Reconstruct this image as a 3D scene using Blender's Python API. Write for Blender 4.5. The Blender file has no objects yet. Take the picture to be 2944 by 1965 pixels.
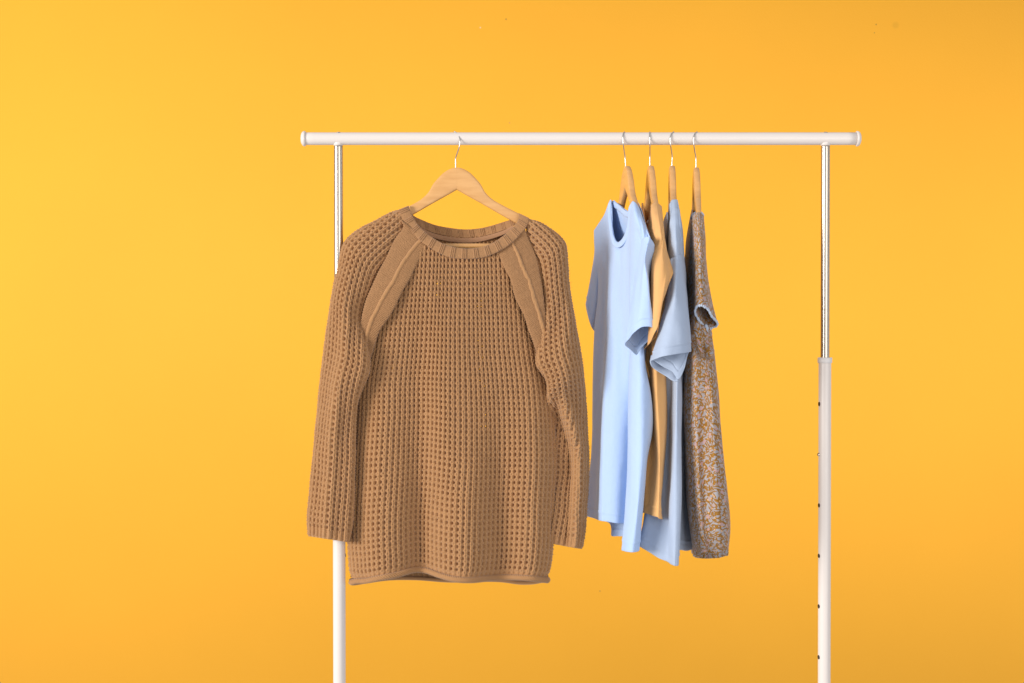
import bpy, math, random
import numpy as np

# ------------------------------------------------------------------ camera, world, light
sc = bpy.context.scene
COL = sc.collection
D = 2.92                      # camera to rack, metres
LENS = 50.0
PITCH = math.radians(1.0)
ZR = 1.19                     # height of the picture centre at the rack
ZC = ZR + D * math.tan(PITCH)
cam_d = bpy.data.cameras.new("camera")
cam = bpy.data.objects.new("camera", cam_d)
COL.objects.link(cam)
cam.location = (0, -D, ZC)
cam.rotation_euler = (math.pi / 2 - PITCH, 0, 0)
cam_d.lens = LENS
cam_d.sensor_width = 36
cam_d.clip_end = 60
sc.camera = cam

w = bpy.data.worlds.new("World")
sc.world = w
w.use_nodes = True
bg = w.node_tree.nodes["Background"]
bg.inputs[0].default_value = (0.93, 0.97, 1.05, 1)
bg.inputs[1].default_value = 0.52

def area(name, loc, target, sx, sy, power, color):
    l = bpy.data.lights.new(name, 'AREA')
    l.shape = 'RECTANGLE'; l.size = sx; l.size_y = sy; l.energy = power; l.color = color
    o = bpy.data.objects.new(name, l); COL.objects.link(o)
    o.location = loc
    from mathutils import Vector
    d = Vector(target) - Vector(loc)
    o.rotation_euler = d.to_track_quat('-Z', 'Y').to_euler()
    return o
area("key_softbox", (-6.8, -4.8, 2.2), (3.0, -1.2, 1.1), 3.4, 2.6, 800, (1.0, 0.97, 0.93))
area("added_fill", (3.4, -6.0, 1.5), (2.0, 2.2, 0.7), 5.0, 4.0, 165, (1.0, 0.97, 0.94))  # added front-right fill, no such source known; evens out the wall
area("added_wall_light", (2.75, 0.55, 1.05), (2.05, 2.2, 0.95), 1.0, 2.8, 23, (1.0, 0.97, 0.94))  # unseen light added beside the frame to brighten the right of the wall

sc.view_settings.view_transform = 'Standard'
sc.view_settings.look = 'None'
sc.view_settings.exposure = 0.0
sc.view_settings.gamma = 1.0

# ------------------------------------------------------------------ helpers
K = 36.0 / LENS / 2944.0
def P(px, py, d=0.0):
    """photo pixel + distance behind the rack plane -> world"""
    px = np.asarray(px, float); py = np.asarray(py, float); d = np.asarray(d, float)
    a = (px - 1472.0) * K; b = (982.5 - py) * K
    ry = math.cos(PITCH) + b * math.sin(PITCH)
    rz = -math.sin(PITCH) + b * math.cos(PITCH)
    t = (d + D) / ry
    return np.stack(np.broadcast_arrays(t * a, d + 0 * t, ZC + t * rz), -1)
def PL(pts):
    a = np.array(pts, float)
    return P(a[:, 0], a[:, 1], a[:, 2])
M = 1.0 / (D * K)                 # pixels per metre at the rack

def hermite(p, x, q):
    """nonuniform Catmull-Rom through p[i] at x[i], evaluated at q"""
    p = np.asarray(p, float); x = np.asarray(x, float); q = np.asarray(q, float)
    n = len(x)
    h = np.diff(x)
    sl = np.diff(p, axis=0) / h.reshape((-1,) + (1,) * (p.ndim - 1))
    m = np.empty_like(p)
    m[0] = sl[0]; m[-1] = sl[-1]
    if n > 2:
        hh = h.reshape((-1,) + (1,) * (p.ndim - 1))
        m[1:-1] = (sl[:-1] * hh[1:] + sl[1:] * hh[:-1]) / (hh[1:] + hh[:-1])
    i = np.clip(np.searchsorted(x, q, side='right') - 1, 0, n - 2)
    t = ((q - x[i]) / h[i]).reshape((-1,) + (1,) * (p.ndim - 1))
    hi = h[i].reshape(t.shape)
    return ((2 * t**3 - 3 * t**2 + 1) * p[i] + (t**3 - 2 * t**2 + t) * hi * m[i]
            + (-2 * t**3 + 3 * t**2) * p[i + 1] + (t**3 - t**2) * hi * m[i + 1])
def chord(p):
    return np.concatenate([[0], np.cumsum(np.maximum(np.linalg.norm(np.diff(p, axis=0), axis=1), 1e-6))])
def resample(p, n):
    p = np.asarray(p, float)
    x = chord(p)
    f = hermite(p, x, np.linspace(0, x[-1], max(200, n * 2)))
    xf = chord(f)
    q = np.linspace(0, xf[-1], n)
    return np.stack([np.interp(q, xf, f[:, k]) for k in range(f.shape[1])], -1)
def interp(x, pts):
    a = np.array(pts, float)
    return np.interp(x, a[:, 0], a[:, 1])
def smooth_interp(x, pts):
    a = np.array(pts, float)
    xx = np.clip(np.asarray(x, float), a[0, 0], a[-1, 0])
    return hermite(a[:, 1], a[:, 0], xx.ravel()).reshape(xx.shape)
def sstep(a, b, x):
    t = np.clip((x - a) / (b - a), 0, 1)
    return t * t * (3 - 2 * t)

def _h(ix, iy, iz, seed):
    v = (ix * 374761393 + iy * 668265263 + iz * 1440670441 + seed * 974634777) & 0xffffffff
    v = ((v ^ (v >> 13)) * 1274126177) & 0xffffffff
    return ((v ^ (v >> 16)) & 0xffff) / 65535.0 * 2 - 1
def vnoise(p, scale, seed=0):
    """smooth value noise, p (...,3), scale may be a 3-vector"""
    q = np.asarray(p) * np.asarray(scale)
    i = np.floor(q).astype(np.int64); f = q - i
    f = f * f * f * (f * (f * 6 - 15) + 10)
    out = 0
    for dx in (0, 1):
        for dy in (0, 1):
            for dz in (0, 1):
                wgt = (f[..., 0] if dx else 1 - f[..., 0]) * (f[..., 1] if dy else 1 - f[..., 1]) * (f[..., 2] if dz else 1 - f[..., 2])
                out = out + wgt * _h(i[..., 0] + dx, i[..., 1] + dy, i[..., 2] + dz, seed)
    return out
def grid_normals(V, closed=False):
    """V (rows, cols, 3)"""
    du = np.gradient(V, axis=1); dv = np.gradient(V, axis=0)
    if closed:
        e = np.concatenate([V[:, -1:], V, V[:, :1]], axis=1)
        du = np.gradient(e, axis=1)[:, 1:-1]
    n = np.cross(du, dv)
    return n / np.maximum(np.linalg.norm(n, axis=-1, keepdims=True), 1e-9)
def mesh_from(name, verts, quads, mat, parent=None, uv=None, smooth=True):
    me = bpy.data.meshes.new(name)
    verts = np.ascontiguousarray(verts, dtype=np.float32).reshape(-1, 3)
    quads = np.ascontiguousarray(quads, dtype=np.int32)
    nf, k = quads.shape
    me.vertices.add(len(verts)); me.vertices.foreach_set("co", verts.ravel())
    me.loops.add(nf * k); me.loops.foreach_set("vertex_index", quads.ravel())
    me.polygons.add(nf)
    me.polygons.foreach_set("loop_start", np.arange(0, nf * k, k, dtype=np.int32))
    me.polygons.foreach_set("loop_total", np.full(nf, k, dtype=np.int32))
    if smooth:
        me.polygons.foreach_set("use_smooth", np.ones(nf, dtype=bool))
    if uv is not None:
        l = me.uv_layers.new(name="UVMap")
        l.data.foreach_set("uv", np.ascontiguousarray(uv, dtype=np.float32).reshape(-1, 2)[quads.ravel()].ravel())
    me.update(calc_edges=True)
    me.materials.append(mat)
    o = bpy.data.objects.new(name, me)
    COL.objects.link(o)
    if parent: o.parent = parent
    return o
def grid_quads(nr, nc, closed=False, keep=None, flip=False):
    cc = nc if closed else nc - 1
    r, c = np.meshgrid(np.arange(nr - 1), np.arange(cc), indexing='ij')
    c2 = (c + 1) % nc
    q = np.stack([r * nc + c, (r + 1) * nc + c, (r + 1) * nc + c2, r * nc + c2], -1)
    if flip: q = q[..., ::-1]
    q = q.reshape(-1, 4)
    if keep is not None:
        q = q[keep.reshape(-1)]
    return q
def tube(name, pts, rad, mat, parent=None, n=10, res=60, flat=None, do_resample=True, cap=True):
    """round tube along world points; rad number or array"""
    c = resample(pts, res) if do_resample else np.asarray(pts, float)
    res = len(c)
    r = np.broadcast_to(np.asarray(rad, float), (res,)) if np.ndim(rad) == 0 else np.interp(np.linspace(0, 1, res), np.linspace(0, 1, len(rad)), rad)
    T = np.gradient(c, axis=0); T /= np.linalg.norm(T, axis=1, keepdims=True)
    ref = np.array([0, 1.0, 0.02])
    if abs(np.mean(np.abs(T[:, 1]))) > 0.85: ref = np.array([1.0, 0, 0.02])
    A = np.cross(T, ref); A /= np.linalg.norm(A, axis=1, keepdims=True)
    B = np.cross(T, A)
    th = np.linspace(0, 2 * math.pi, n, endpoint=False)
    fl = 1.0 if flat is None else flat
    V = c[:, None] + r[:, None, None] * (np.cos(th)[None, :, None] * A[:, None] + fl * np.sin(th)[None, :, None] * B[:, None])
    if cap:
        e0 = c[:1, None] + (V[:1] - c[:1, None]) * 1e-3; e1 = c[-1:, None] + (V[-1:] - c[-1:, None]) * 1e-3
        m0 = c[:1, None] + (V[:1] - c[:1, None]) * .97; m1 = c[-1:, None] + (V[-1:] - c[-1:, None]) * .97
        V = np.concatenate([e0, m0, V, m1, e1], 0)
    q = grid_quads(len(V), n, True)
    return mesh_from(name, V, q, mat, parent)
def lathe(name, prof, base, axis, mat, parent=None, n=40):
    """prof [(distance along axis, radius)], axis unit vector"""
    ax = np.array(axis, float); ax /= np.linalg.norm(ax)
    ref = np.array([0, 0, 1.0]) if abs(ax[2]) < .9 else np.array([1.0, 0, 0])
    A = np.cross(ax, ref); A /= np.linalg.norm(A); B = np.cross(ax, A)
    th = np.linspace(0, 2 * math.pi, n, endpoint=False)
    pr = np.array(prof, float)
    V = np.array(base)[None, None] + pr[:, 0, None, None] * ax + pr[:, 1, None, None] * (np.cos(th)[None, :, None] * A + np.sin(th)[None, :, None] * B)
    o = mesh_from(name, V, grid_quads(len(pr), n, True), mat, parent)
    return o
def thing(name, label, cat, loc=(0, 0, 0), group=None):
    o = bpy.data.objects.new(name, None); COL.objects.link(o)
    o.location = loc
    o.empty_display_size = 0.05
    o["label"] = label; o["category"] = cat
    if group: o["group"] = group
    return o

# ------------------------------------------------------------------ materials
def mat(name, color, rough=0.6, metal=0.0, spec=0.5, sheen=0.0, bump=None, var=None, sss=0.0, trans=0.0):
    m = bpy.data.materials.new(name); m.use_nodes = True
    nt = m.node_tree; b = nt.nodes["Principled BSDF"]
    b.inputs["Base Color"].default_value = (*color, 1)
    b.inputs["Roughness"].default_value = rough
    b.inputs["Metallic"].default_value = metal
    b.inputs["Specular IOR Level"].default_value = spec
    if sheen:
        b.inputs["Sheen Weight"].default_value = sheen
        b.inputs["Sheen Roughness"].default_value = 0.5
    tc = nt.nodes.new("ShaderNodeTexCoord")
    if var:                                   # (scale, amount)
        n = nt.nodes.new("ShaderNodeTexNoise"); n.inputs["Scale"].default_value = var[0]; n.inputs["Detail"].default_value = 4
        nt.links.new(tc.outputs["Object"], n.inputs["Vector"])
        mr = nt.nodes.new("ShaderNodeMapRange"); mr.inputs[3].default_value = 1 - var[1]; mr.inputs[4].default_value = 1 + var[1]
        nt.links.new(n.outputs[0], mr.inputs[0])
        mx = nt.nodes.new("ShaderNodeVectorMath"); mx.operation = 'SCALE'
        mx.inputs[0].default_value = color
        nt.links.new(mr.outputs[0], mx.inputs["Scale"])
        nt.links.new(mx.outputs[0], b.inputs["Base Color"])
    if bump:                                  # list of (scale, strength, distance)
        prev = None
        for s, st, dist in bump:
            n = nt.nodes.new("ShaderNodeTexNoise"); n.inputs["Scale"].default_value = s; n.inputs["Detail"].default_value = 3
            nt.links.new(tc.outputs["Object"], n.inputs["Vector"])
            bp = nt.nodes.new("ShaderNodeBump"); bp.inputs["Strength"].default_value = st; bp.inputs["Distance"].default_value = dist
            nt.links.new(n.outputs[0], bp.inputs["Height"])
            if prev: nt.links.new(prev.outputs[0], bp.inputs["Normal"])
            prev = bp
        nt.links.new(prev.outputs[0], b.inputs["Normal"])
    return m

def cloth_mat(name, color, rough=0.85, sheen=0.25, trans=0.18, bump=((900, 0.4, 0.0006), (75, 0.3, 0.003), (24, 0.28, 0.008)), var=(30, .03)):
    """thin cotton: a little light passes through"""
    m = mat(name, color, rough, 0, 0.06, sheen * .5, bump, var)
    nt = m.node_tree; b = nt.nodes["Principled BSDF"]; out = nt.nodes["Material Output"]
    t = nt.nodes.new("ShaderNodeBsdfTranslucent"); t.inputs[0].default_value = (*color, 1)
    mx = nt.nodes.new("ShaderNodeMixShader"); mx.inputs[0].default_value = trans
    nt.links.new(b.outputs[0], mx.inputs[1]); nt.links.new(t.outputs[0], mx.inputs[2])
    nt.links.new(mx.outputs[0], out.inputs[0])
    return m

WHITE = mat("white_powder_coat", (0.73, 0.65, 0.59), 0.32, 0, 0.5, bump=((700, 0.06, 0.0004),))
RING = mat("white_plastic", (0.72, 0.67, 0.63), 0.45, bump=((400, 0.05, 0.0004),))
CHROME = mat("chrome", (0.52, 0.45, 0.375), 0.26, 1.0)
WIRE = mat("steel_wire", (0.58, 0.55, 0.51), 0.28, 1.0)
HOLE = mat("dark_hole", (0.03, 0.02, 0.015), 0.7)
YARN = mat("camel_yarn", (0.415, 0.213, 0.088), 0.95, 0, 0.15, 0.35, bump=((1400, 0.5, 0.0008), (420, 0.35, 0.0012)), var=(90, .10))
BANDM = mat("camel_yarn_darkened", (0.355, 0.183, 0.080), 0.95, 0, 0.15, 0.3, bump=((1400, 0.5, 0.0008), (420, 0.4, 0.0012)), var=(160, .16))  # camel yarn darkened: shade between the fine stitches put into the colour
TAPE = mat("camel_tape", (0.38, 0.20, 0.105), 0.95, 0, 0.15, 0.2, bump=((1500, 0.5, 0.0006),), var=(60, .06))
BLUE = cloth_mat("pale_blue_jersey", (0.48, 0.62, 0.88), trans=.08)
ORANGE = cloth_mat("apricot_jersey", (0.88, 0.49, 0.19))
GREYBLUE = cloth_mat("dusty_blue_jersey", (0.44, 0.515, 0.65), trans=.08)
LACE = mat("pale_blue_trim", (0.50, 0.56, 0.66), 0.8, 0, .2, .2, bump=((500, .3, .0005),))
THREAD = mat("thread", (0.46, 0.55, 0.80), 0.8)
THREADO = mat("thread_tan", (0.55, 0.27, 0.08), 0.8)
THREADG = mat("thread_grey", (0.40, 0.48, 0.60), 0.8)
TAG = mat("white_tag", (0.75, 0.70, 0.62), 0.8)

def wood_mat():
    m = bpy.data.materials.new("lacquered_wood"); m.use_nodes = True
    nt = m.node_tree; b = nt.nodes["Principled BSDF"]
    tc = nt.nodes.new("ShaderNodeTexCoord")
    mp = nt.nodes.new("ShaderNodeMapping"); mp.inputs["Scale"].default_value = (10, 30, 70)
    mp.inputs["Rotation"].default_value = (0, 0.45, 0)
    nt.links.new(tc.outputs["Object"], mp.inputs[0])
    n = nt.nodes.new("ShaderNodeTexNoise"); n.inputs["Scale"].default_value = 1.6; n.inputs["Detail"].default_value = 6; n.inputs["Roughness"].default_value = .6
    nt.links.new(mp.outputs[0], n.inputs[0])
    cr = nt.nodes.new("ShaderNodeValToRGB")
    cr.color_ramp.elements[0].position = .25; cr.color_ramp.elements[0].color = (0.60, 0.30, 0.095, 1)
    cr.color_ramp.elements[1].position = .62; cr.color_ramp.elements[1].color = (0.70, 0.375, 0.135, 1)
    nt.links.new(n.outputs[0], cr.inputs[0])
    # a few dark mineral streaks
    mp2 = nt.nodes.new("ShaderNodeMapping"); mp2.inputs["Scale"].default_value = (22, 20, 90); mp2.inputs["Rotation"].default_value = (0, 0.5, 0)
    nt.links.new(tc.outputs["Object"], mp2.inputs[0])
    n2 = nt.nodes.new("ShaderNodeTexNoise"); n2.inputs["Scale"].default_value = 1.2; n2.inputs["Detail"].default_value = 2
    nt.links.new(mp2.outputs[0], n2.inputs[0])
    cr2 = nt.nodes.new("ShaderNodeValToRGB")
    cr2.color_ramp.elements[0].position = .70; cr2.color_ramp.elements[0].color = (1, 1, 1, 1)
    cr2.color_ramp.elements[1].position = .80; cr2.color_ramp.elements[1].color = (.62, .5, .38, 1)
    nt.links.new(n2.outputs[0], cr2.inputs[0])
    mx = nt.nodes.new("ShaderNodeMix"); mx.data_type = 'RGBA'; mx.blend_type = 'MULTIPLY'; mx.inputs[0].default_value = 1
    nt.links.new(cr.outputs[0], mx.inputs[6]); nt.links.new(cr2.outputs[0], mx.inputs[7])
    nt.links.new(mx.outputs[2], b.inputs["Base Color"])
    b.inputs["Roughness"].default_value = .38
    b.inputs["Coat Weight"].default_value = .25; b.inputs["Coat Roughness"].default_value = .25
    return m
WOOD = wood_mat()

def wall_mat():
    m = bpy.data.materials.new("yellow_wall_paint"); m.use_nodes = True
    nt = m.node_tree; b = nt.nodes["Principled BSDF"]
    tc = nt.nodes.new("ShaderNodeTexCoord")
    n = nt.nodes.new("ShaderNodeTexNoise"); n.inputs["Scale"].default_value = .9; n.inputs["Detail"].default_value = 5
    nt.links.new(tc.outputs["Object"], n.inputs[0])
    mr = nt.nodes.new("ShaderNodeMapRange"); mr.inputs[1].default_value = .3; mr.inputs[2].default_value = .7
    mr.inputs[3].default_value = .97; mr.inputs[4].default_value = 1.03
    nt.links.new(n.outputs[0], mr.inputs[0])
    vs = nt.nodes.new("ShaderNodeVectorMath"); vs.operation = 'SCALE'; vs.inputs[0].default_value = WALLC
    nt.links.new(mr.outputs[0], vs.inputs["Scale"])
    last = vs.outputs[0]
    # small dents and scuffs in the paint (object-space positions on the wall)
    for (px, py, r, c) in ((1455, 56, 0.0045, (.35, .16, .05)), (1381, 80, 0.0037, (.85, .7, .5)), (2519, 71, 0.0037, (.30, .13, .04)),
                           (2575, 73, .016, (.80, .36, .025)), (2514, 95, 0.0030, (.35, .16, .05)), (1465, 354, 0.0037, (.5, .25, .1)),
                           (1725, 1700, 0.0045, (.55, .25, .06))):
        q = P(px, py, WALL_Y)
        ds = nt.nodes.new("ShaderNodeVectorMath"); ds.operation = 'DISTANCE'; ds.inputs[1].default_value = tuple(q)
        nt.links.new(tc.outputs["Object"], ds.inputs[0])
        mm = nt.nodes.new("ShaderNodeMapRange"); mm.inputs[1].default_value = r * .4; mm.inputs[2].default_value = r
        mm.inputs[3].default_value = .6; mm.inputs[4].default_value = 0
        nt.links.new(ds.outputs["Value"], mm.inputs[0])
        mx = nt.nodes.new("ShaderNodeMix"); mx.data_type = 'RGBA'
        nt.links.new(mm.outputs[0], mx.inputs[0]); nt.links.new(last, mx.inputs[6]); mx.inputs[7].default_value = (*c, 1)
        last = mx.outputs[2]
    nt.links.new(last, b.inputs["Base Color"])
    b.inputs["Roughness"].default_value = .75
    b.inputs["Specular IOR Level"].default_value = .3
    n2 = nt.nodes.new("ShaderNodeTexNoise"); n2.inputs["Scale"].default_value = 130; n2.inputs["Detail"].default_value = 3
    nt.links.new(tc.outputs["Object"], n2.inputs[0])
    bp = nt.nodes.new("ShaderNodeBump"); bp.inputs["Strength"].default_value = .12; bp.inputs["Distance"].default_value = .002
    nt.links.new(n2.outputs[0], bp.inputs["Height"]); nt.links.new(bp.outputs[0], b.inputs["Normal"])
    return m
WALLC = (0.95, 0.438, 0.031)
WALL_Y = 2.2

def floral_mat():
    m = bpy.data.materials.new("floral_print_cotton"); m.use_nodes = True
    nt = m.node_tree; b = nt.nodes["Principled BSDF"]; N = nt.nodes; L = nt.links
    uv = N.new("ShaderNodeUVMap"); uv.uv_map = "UVMap"
    def math_(op, a, bb=None, c=None):
        n = N.new("ShaderNodeMath"); n.operation = op
        for k, v in enumerate((a, bb, c)):
            if v is None: continue
            if isinstance(v, (int, float)): n.inputs[k].default_value = v
            else: L.new(v, n.inputs[k])
        return n.outputs[0]
    def cells(scale, off, rnd=1.0):
        mp = N.new("ShaderNodeMapping"); mp.inputs["Location"].default_value = (off, off * 1.7, 0)
        mp.inputs["Scale"].default_value = (scale, scale, scale)
        L.new(uv.outputs[0], mp.inputs[0])
        v = N.new("ShaderNodeTexVoronoi"); v.voronoi_dimensions = '2D'; v.inputs["Scale"].default_value = 1; v.inputs["Randomness"].default_value = rnd
        L.new(mp.outputs[0], v.inputs["Vector"])
        sub = N.new("ShaderNodeVectorMath"); sub.operation = 'SUBTRACT'
        L.new(mp.outputs[0], sub.inputs[0]); L.new(v.outputs["Position"], sub.inputs[1])
        sep = N.new("ShaderNodeSeparateXYZ"); L.new(sub.outputs[0], sep.inputs[0])
        sc_ = N.new("ShaderNodeSeparateColor"); L.new(v.outputs["Color"], sc_.inputs[0])
        return v, sep.outputs[0], sep.outputs[1], sc_
    def leaf(scale, off, length, width, spread=6.283, n2=True):
        v, x, y, c = cells(scale, off)
        a = math_('MULTIPLY', c.outputs[0], spread)
        ca = math_('COSINE', a); sa = math_('SINE', a)
        lx = math_('ADD', math_('MULTIPLY', x, ca), math_('MULTIPLY', y, sa))
        ly = math_('SUBTRACT', math_('MULTIPLY', y, ca), math_('MULTIPLY', x, sa))
        # slender pointed leaf
        t = math_('DIVIDE', lx, length)
        wv = math_('MULTIPLY', math_('SUBTRACT', 1.0, math_('MULTIPLY', t, t)), width)
        return math_('LESS_THAN', math_('ABSOLUTE', ly), wv), c, ly
    base = N.new("ShaderNodeRGB"); base.outputs[0].default_value = (0.36, 0.33, 0.335, 1)
    def over(prev, fac, color):
        mx = N.new("ShaderNodeMix"); mx.data_type = 'RGBA'
        L.new(fac, mx.inputs[0]); L.new(prev, mx.inputs[6])
        if isinstance(color, tuple): mx.inputs[7].default_value = (*color, 1)
        else: L.new(color, mx.inputs[7])
        return mx.outputs[2]
    out = base.outputs[0]
    och = (0.29, 0.132, 0.018); dark = (0.25, 0.105, 0.012); peach = (0.66, 0.36, 0.16); pink = (0.50, 0.27, 0.28)
    f, c, ly = leaf(108, 0.3, .62, .125); out = over(out, f, och)
    f, c, ly = leaf(96, 4.1, .56, .13); out = over(out, f, och)
    f, c, ly = leaf(84, 9.7, .42, .14)
    out = over(out, f, dark)
    vein = math_('MULTIPLY', f, math_('LESS_THAN', math_('ABSOLUTE', ly), .025)); out = over(out, vein, (0.55, 0.27, .05))
    f, c, ly = leaf(104, 21.3, .60, .13); out = over(out, f, och)
    f, c, ly = leaf(118, 15.2, .55, .10); out = over(out, f, och)
    # pale flowers and buds
    v, x, y, c = cells(75, 2.2)
    pick = math_('GREATER_THAN', c.outputs[1], .62)
    out = over(out, math_('MULTIPLY', pick, math_('LESS_THAN', v.outputs["Distance"], .24)), (0.42, 0.31, 0.28))
    ring = math_('MULTIPLY', math_('LESS_THAN', v.outputs["Distance"], .25), math_('GREATER_THAN', v.outputs["Distance"], .16))
    out = over(out, math_('MULTIPLY', ring, math_('GREATER_THAN', c.outputs[1], .75)), pink)
    v, x, y, c = cells(110, 7.7)
    out = over(out, math_('MULTIPLY', math_('GREATER_THAN', c.outputs[2], .55), math_('LESS_THAN', v.outputs["Distance"], .16)), peach)
    L.new(out, b.inputs["Base Color"])
    b.inputs["Roughness"].default_value = .85; b.inputs["Specular IOR Level"].default_value = .2
    b.inputs["Sheen Weight"].default_value = .15
    return m
FLORAL = floral_mat()

# ------------------------------------------------------------------ the wall
def build_wall():
    x, z0, z1, y0, y1 = 3.7, -.6, 3.1, WALL_Y, WALL_Y + .15
    V = [(-x, y0, z0), (x, y0, z0), (x, y0, z1), (-x, y0, z1), (-x, y1, z0), (x, y1, z0), (x, y1, z1), (-x, y1, z1)]
    F = [(0, 1, 2, 3), (5, 4, 7, 6), (4, 0, 3, 7), (1, 5, 6, 2), (3, 2, 6, 7), (4, 5, 1, 0)]
    o = mesh_from("wall", V, F, wall_mat(), smooth=False)
    o["kind"] = "structure"
build_wall()

# ------------------------------------------------------------------ clothes rack
def build_rack():
    base = P(1668, 399, 0)
    r = thing("clothes_rack", "white clothes rack with chrome upper poles and long round crossbar", "clothes rack", (base[0], 0, 0))
    def par(o):
        o.parent = r; o.location = (-base[0], 0, 0); return o
    z = float(P(1472, 399.5, 0)[2])
    x0 = float(P(876, 399, 0)[0]); x1 = float(P(2464, 399, 0)[0])
    R = 0.0129
    bar = par(lathe("crossbar", [(0, .0)] + [(0, R * .98), (0.0006, R)] + [(t, R) for t in np.linspace(.02, x1 - x0 - .02, 30)] + [(x1 - x0, R), (x1 - x0, 0)], (x0, 0, z), (1, 0, 0), WHITE, n=64))
    def sub(o, p):
        o.parent = p; return o
    for (x, s) in ((x0, -1), (x1, 1)):
        sub(lathe("end_cap", [(-.002, 0), (-.002, .0150), (-.0012, .0156), (.0012, .0157), (.0032, .0150), (.0055, .0128), (.0072, .009), (.008, .004), (.0082, 0)], (x, 0, z), (s, 0, 0), WHITE, n=48), bar)
    for px in (973.5, 2373):
        x = float(P(px, 383, 0)[0])
        sub(lathe("rivet", [(0, 0), (.0, .0042), (.0008, .0036), (.0011, .002), (.0011, 0)], (x, -.003, z + R - .0003), (0, -.23, .97), CHROME, n=20), bar)
    for (pt, pb, side) in (((973, 415), (976, 1960), 1), ((2373, 415), (2369.5, 1960), -1)):
        xt = float(P(*pt, 0)[0]); xb = float(P(*pb, 0)[0])
        zt = float(P(*pt, 0)[2]); zb = float(P(*pb, 0)[2])
        zring = float(P(1472, 1036, 0)[2])
        sl = (xt - xb) / (zt - zb)
        X = lambda zz: xb + sl * (zz - zb)
        ax = np.array([-sl, 0, -1.0]); ax /= np.linalg.norm(ax)
        sub(lathe("saddle", [(-.008, 0.0105), (.0, .0105), (.0022, .0100), (.0035, .0085)], (xt, 0, zt), ax, WHITE, n=40), bar)
        ln = zt - zring
        pole = par(lathe("chrome_pole", [(.0030, .0070), (.0032, .0086), (.0040, .0091), (.006, .0092)] + [(t, .0092) for t in np.linspace(.03, ln + .03, 30)], (xt, 0, zt), ax, CHROME, n=64))
        # crimp line round the chrome tube
        zs = float(P(1472, 890, 0)[2])
        sub(lathe("crimp", [(-.0006, .00915), (0, .00945), (.0006, .00915)], (X(zs), 0, zs), ax, CHROME, n=48), pole)
        tubeo = par(lathe("lower_tube", [(0, .0095), (0, .0126), (.0008, .0128)] + [(t, .0128) for t in np.linspace(.02, zring, 30)], (X(zring), 0, zring), ax, WHITE, n=64))
        sub(lathe("collar_ring", [(-.0055, .0096), (-.0055, .0140), (-.0045, .0148), (.0045, .0148), (.0058, .0142), (.0058, .0120)], (X(zring), 0, zring), ax, RING, n=64), tubeo)
        for k, py in enumerate((1162, 1307, 1453, 1598, 1743, 1889)):
            if side == 1 and k != 3:
                continue
            zz = float(P(1472, py, 0)[2])
            ang = math.radians(14 if side == -1 else -24)
            dr = np.array([-side * -1 * math.cos(ang), -math.sin(ang), 0]) if side == 1 else np.array([-math.cos(ang), -math.sin(ang), 0])
            b0 = np.array([X(zz), 0, zz]) + dr * .01285
            if k == 1 and side == -1:
                sub(lathe("spring_button", [(-.002, .0036), (.0012, .0036), (.0026, .003), (.0034, .0016), (.0036, 0)], b0, dr, CHROME, n=24), tubeo)
            else:
                sub(lathe("adjustment_hole", [(.0, .0046), (.0005, .0042), (.0004, .0036), (.00025, 0)], b0 - dr * .0002, dr, HOLE, n=24), tubeo)
    return r
build_rack()

# ------------------------------------------------------------------ wooden hangers
def hanger_half(s, short=False):
    """one wooden arm, local metres: x along, z up, y thickness; apex top at z=0"""
    mm = 1 / M
    top = [(0, 0), (8, .5), (17, 3.2), (39, 16), (54, 31), (67, 46), (82, 72), (102, 91), (133, 109), (174, 130), (220, 154), (262, 178), (281, 192)]
    bot = [(0, 64), (30, 81), (75, 106), (120, 132), (166, 158), (220, 188), (258, 208), (276, 214)]
    n = 64
    if short:
        top = top[:8] + [(133, 109.5), (160, 127), (190, 150), (212, 168), (224, 182)]
        bot = bot[:3] + [(110, 128), (150, 154), (190, 183), (216, 199)]
    T = resample(np.array(top, float), n); B = resample(np.array(bot, float), n)
    # thickness is rounded: cross-section between bottom and top edges
    m = 20
    th = np.linspace(0, 2 * math.pi, m, endpoint=False)
    cx = np.sign(np.cos(th)) * np.abs(np.cos(th)) ** .42      # across thickness
    cz = np.sign(np.sin(th)) * np.abs(np.sin(th)) ** .42      # along the section
    mid = (T + B) / 2; hv = (T - B) / 2
    q = mid[:, None] + hv[:, None] * cz[None, :, None]
    thick = np.interp(np.linspace(0, 1, n), [0, .5, 1], [.0068, .0064, .0058 if not short else .0040])
    V = np.stack([s * q[..., 0] * mm, thick[:, None] * cx[None, :] + 0 * q[..., 0], -q[..., 1] * mm], -1)
    if s > 0: V[0, :, 0] += .00004
    else: V[0, :, 0] -= .00004
    quads = grid_quads(n, m, True, flip=(s < 0))
    V2 = np.concatenate([V.reshape(-1, 3), V[0].mean(0)[None], V[-1].mean(0)[None] + np.array([[s * .004, 0, 0]])])
    caps = []
    for k in range(m):
        caps.append((n * m + 1, (n - 1) * m + k, (n - 1) * m + (k + 1) % m))
    return V2, quads, caps
def add_mesh_qt(name, V, q, tris, m, parent):
    me = bpy.data.meshes.new(name)
    me.from_pydata([tuple(v) for v in V], [], [tuple(map(int, a)) for a in q] + [tuple(map(int, a)) for a in tris])
    for p in me.polygons: p.use_smooth = True
    me.materials.append(m)
    o = bpy.data.objects.new(name, me); COL.objects.link(o); o.parent = parent
    return o
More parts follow.
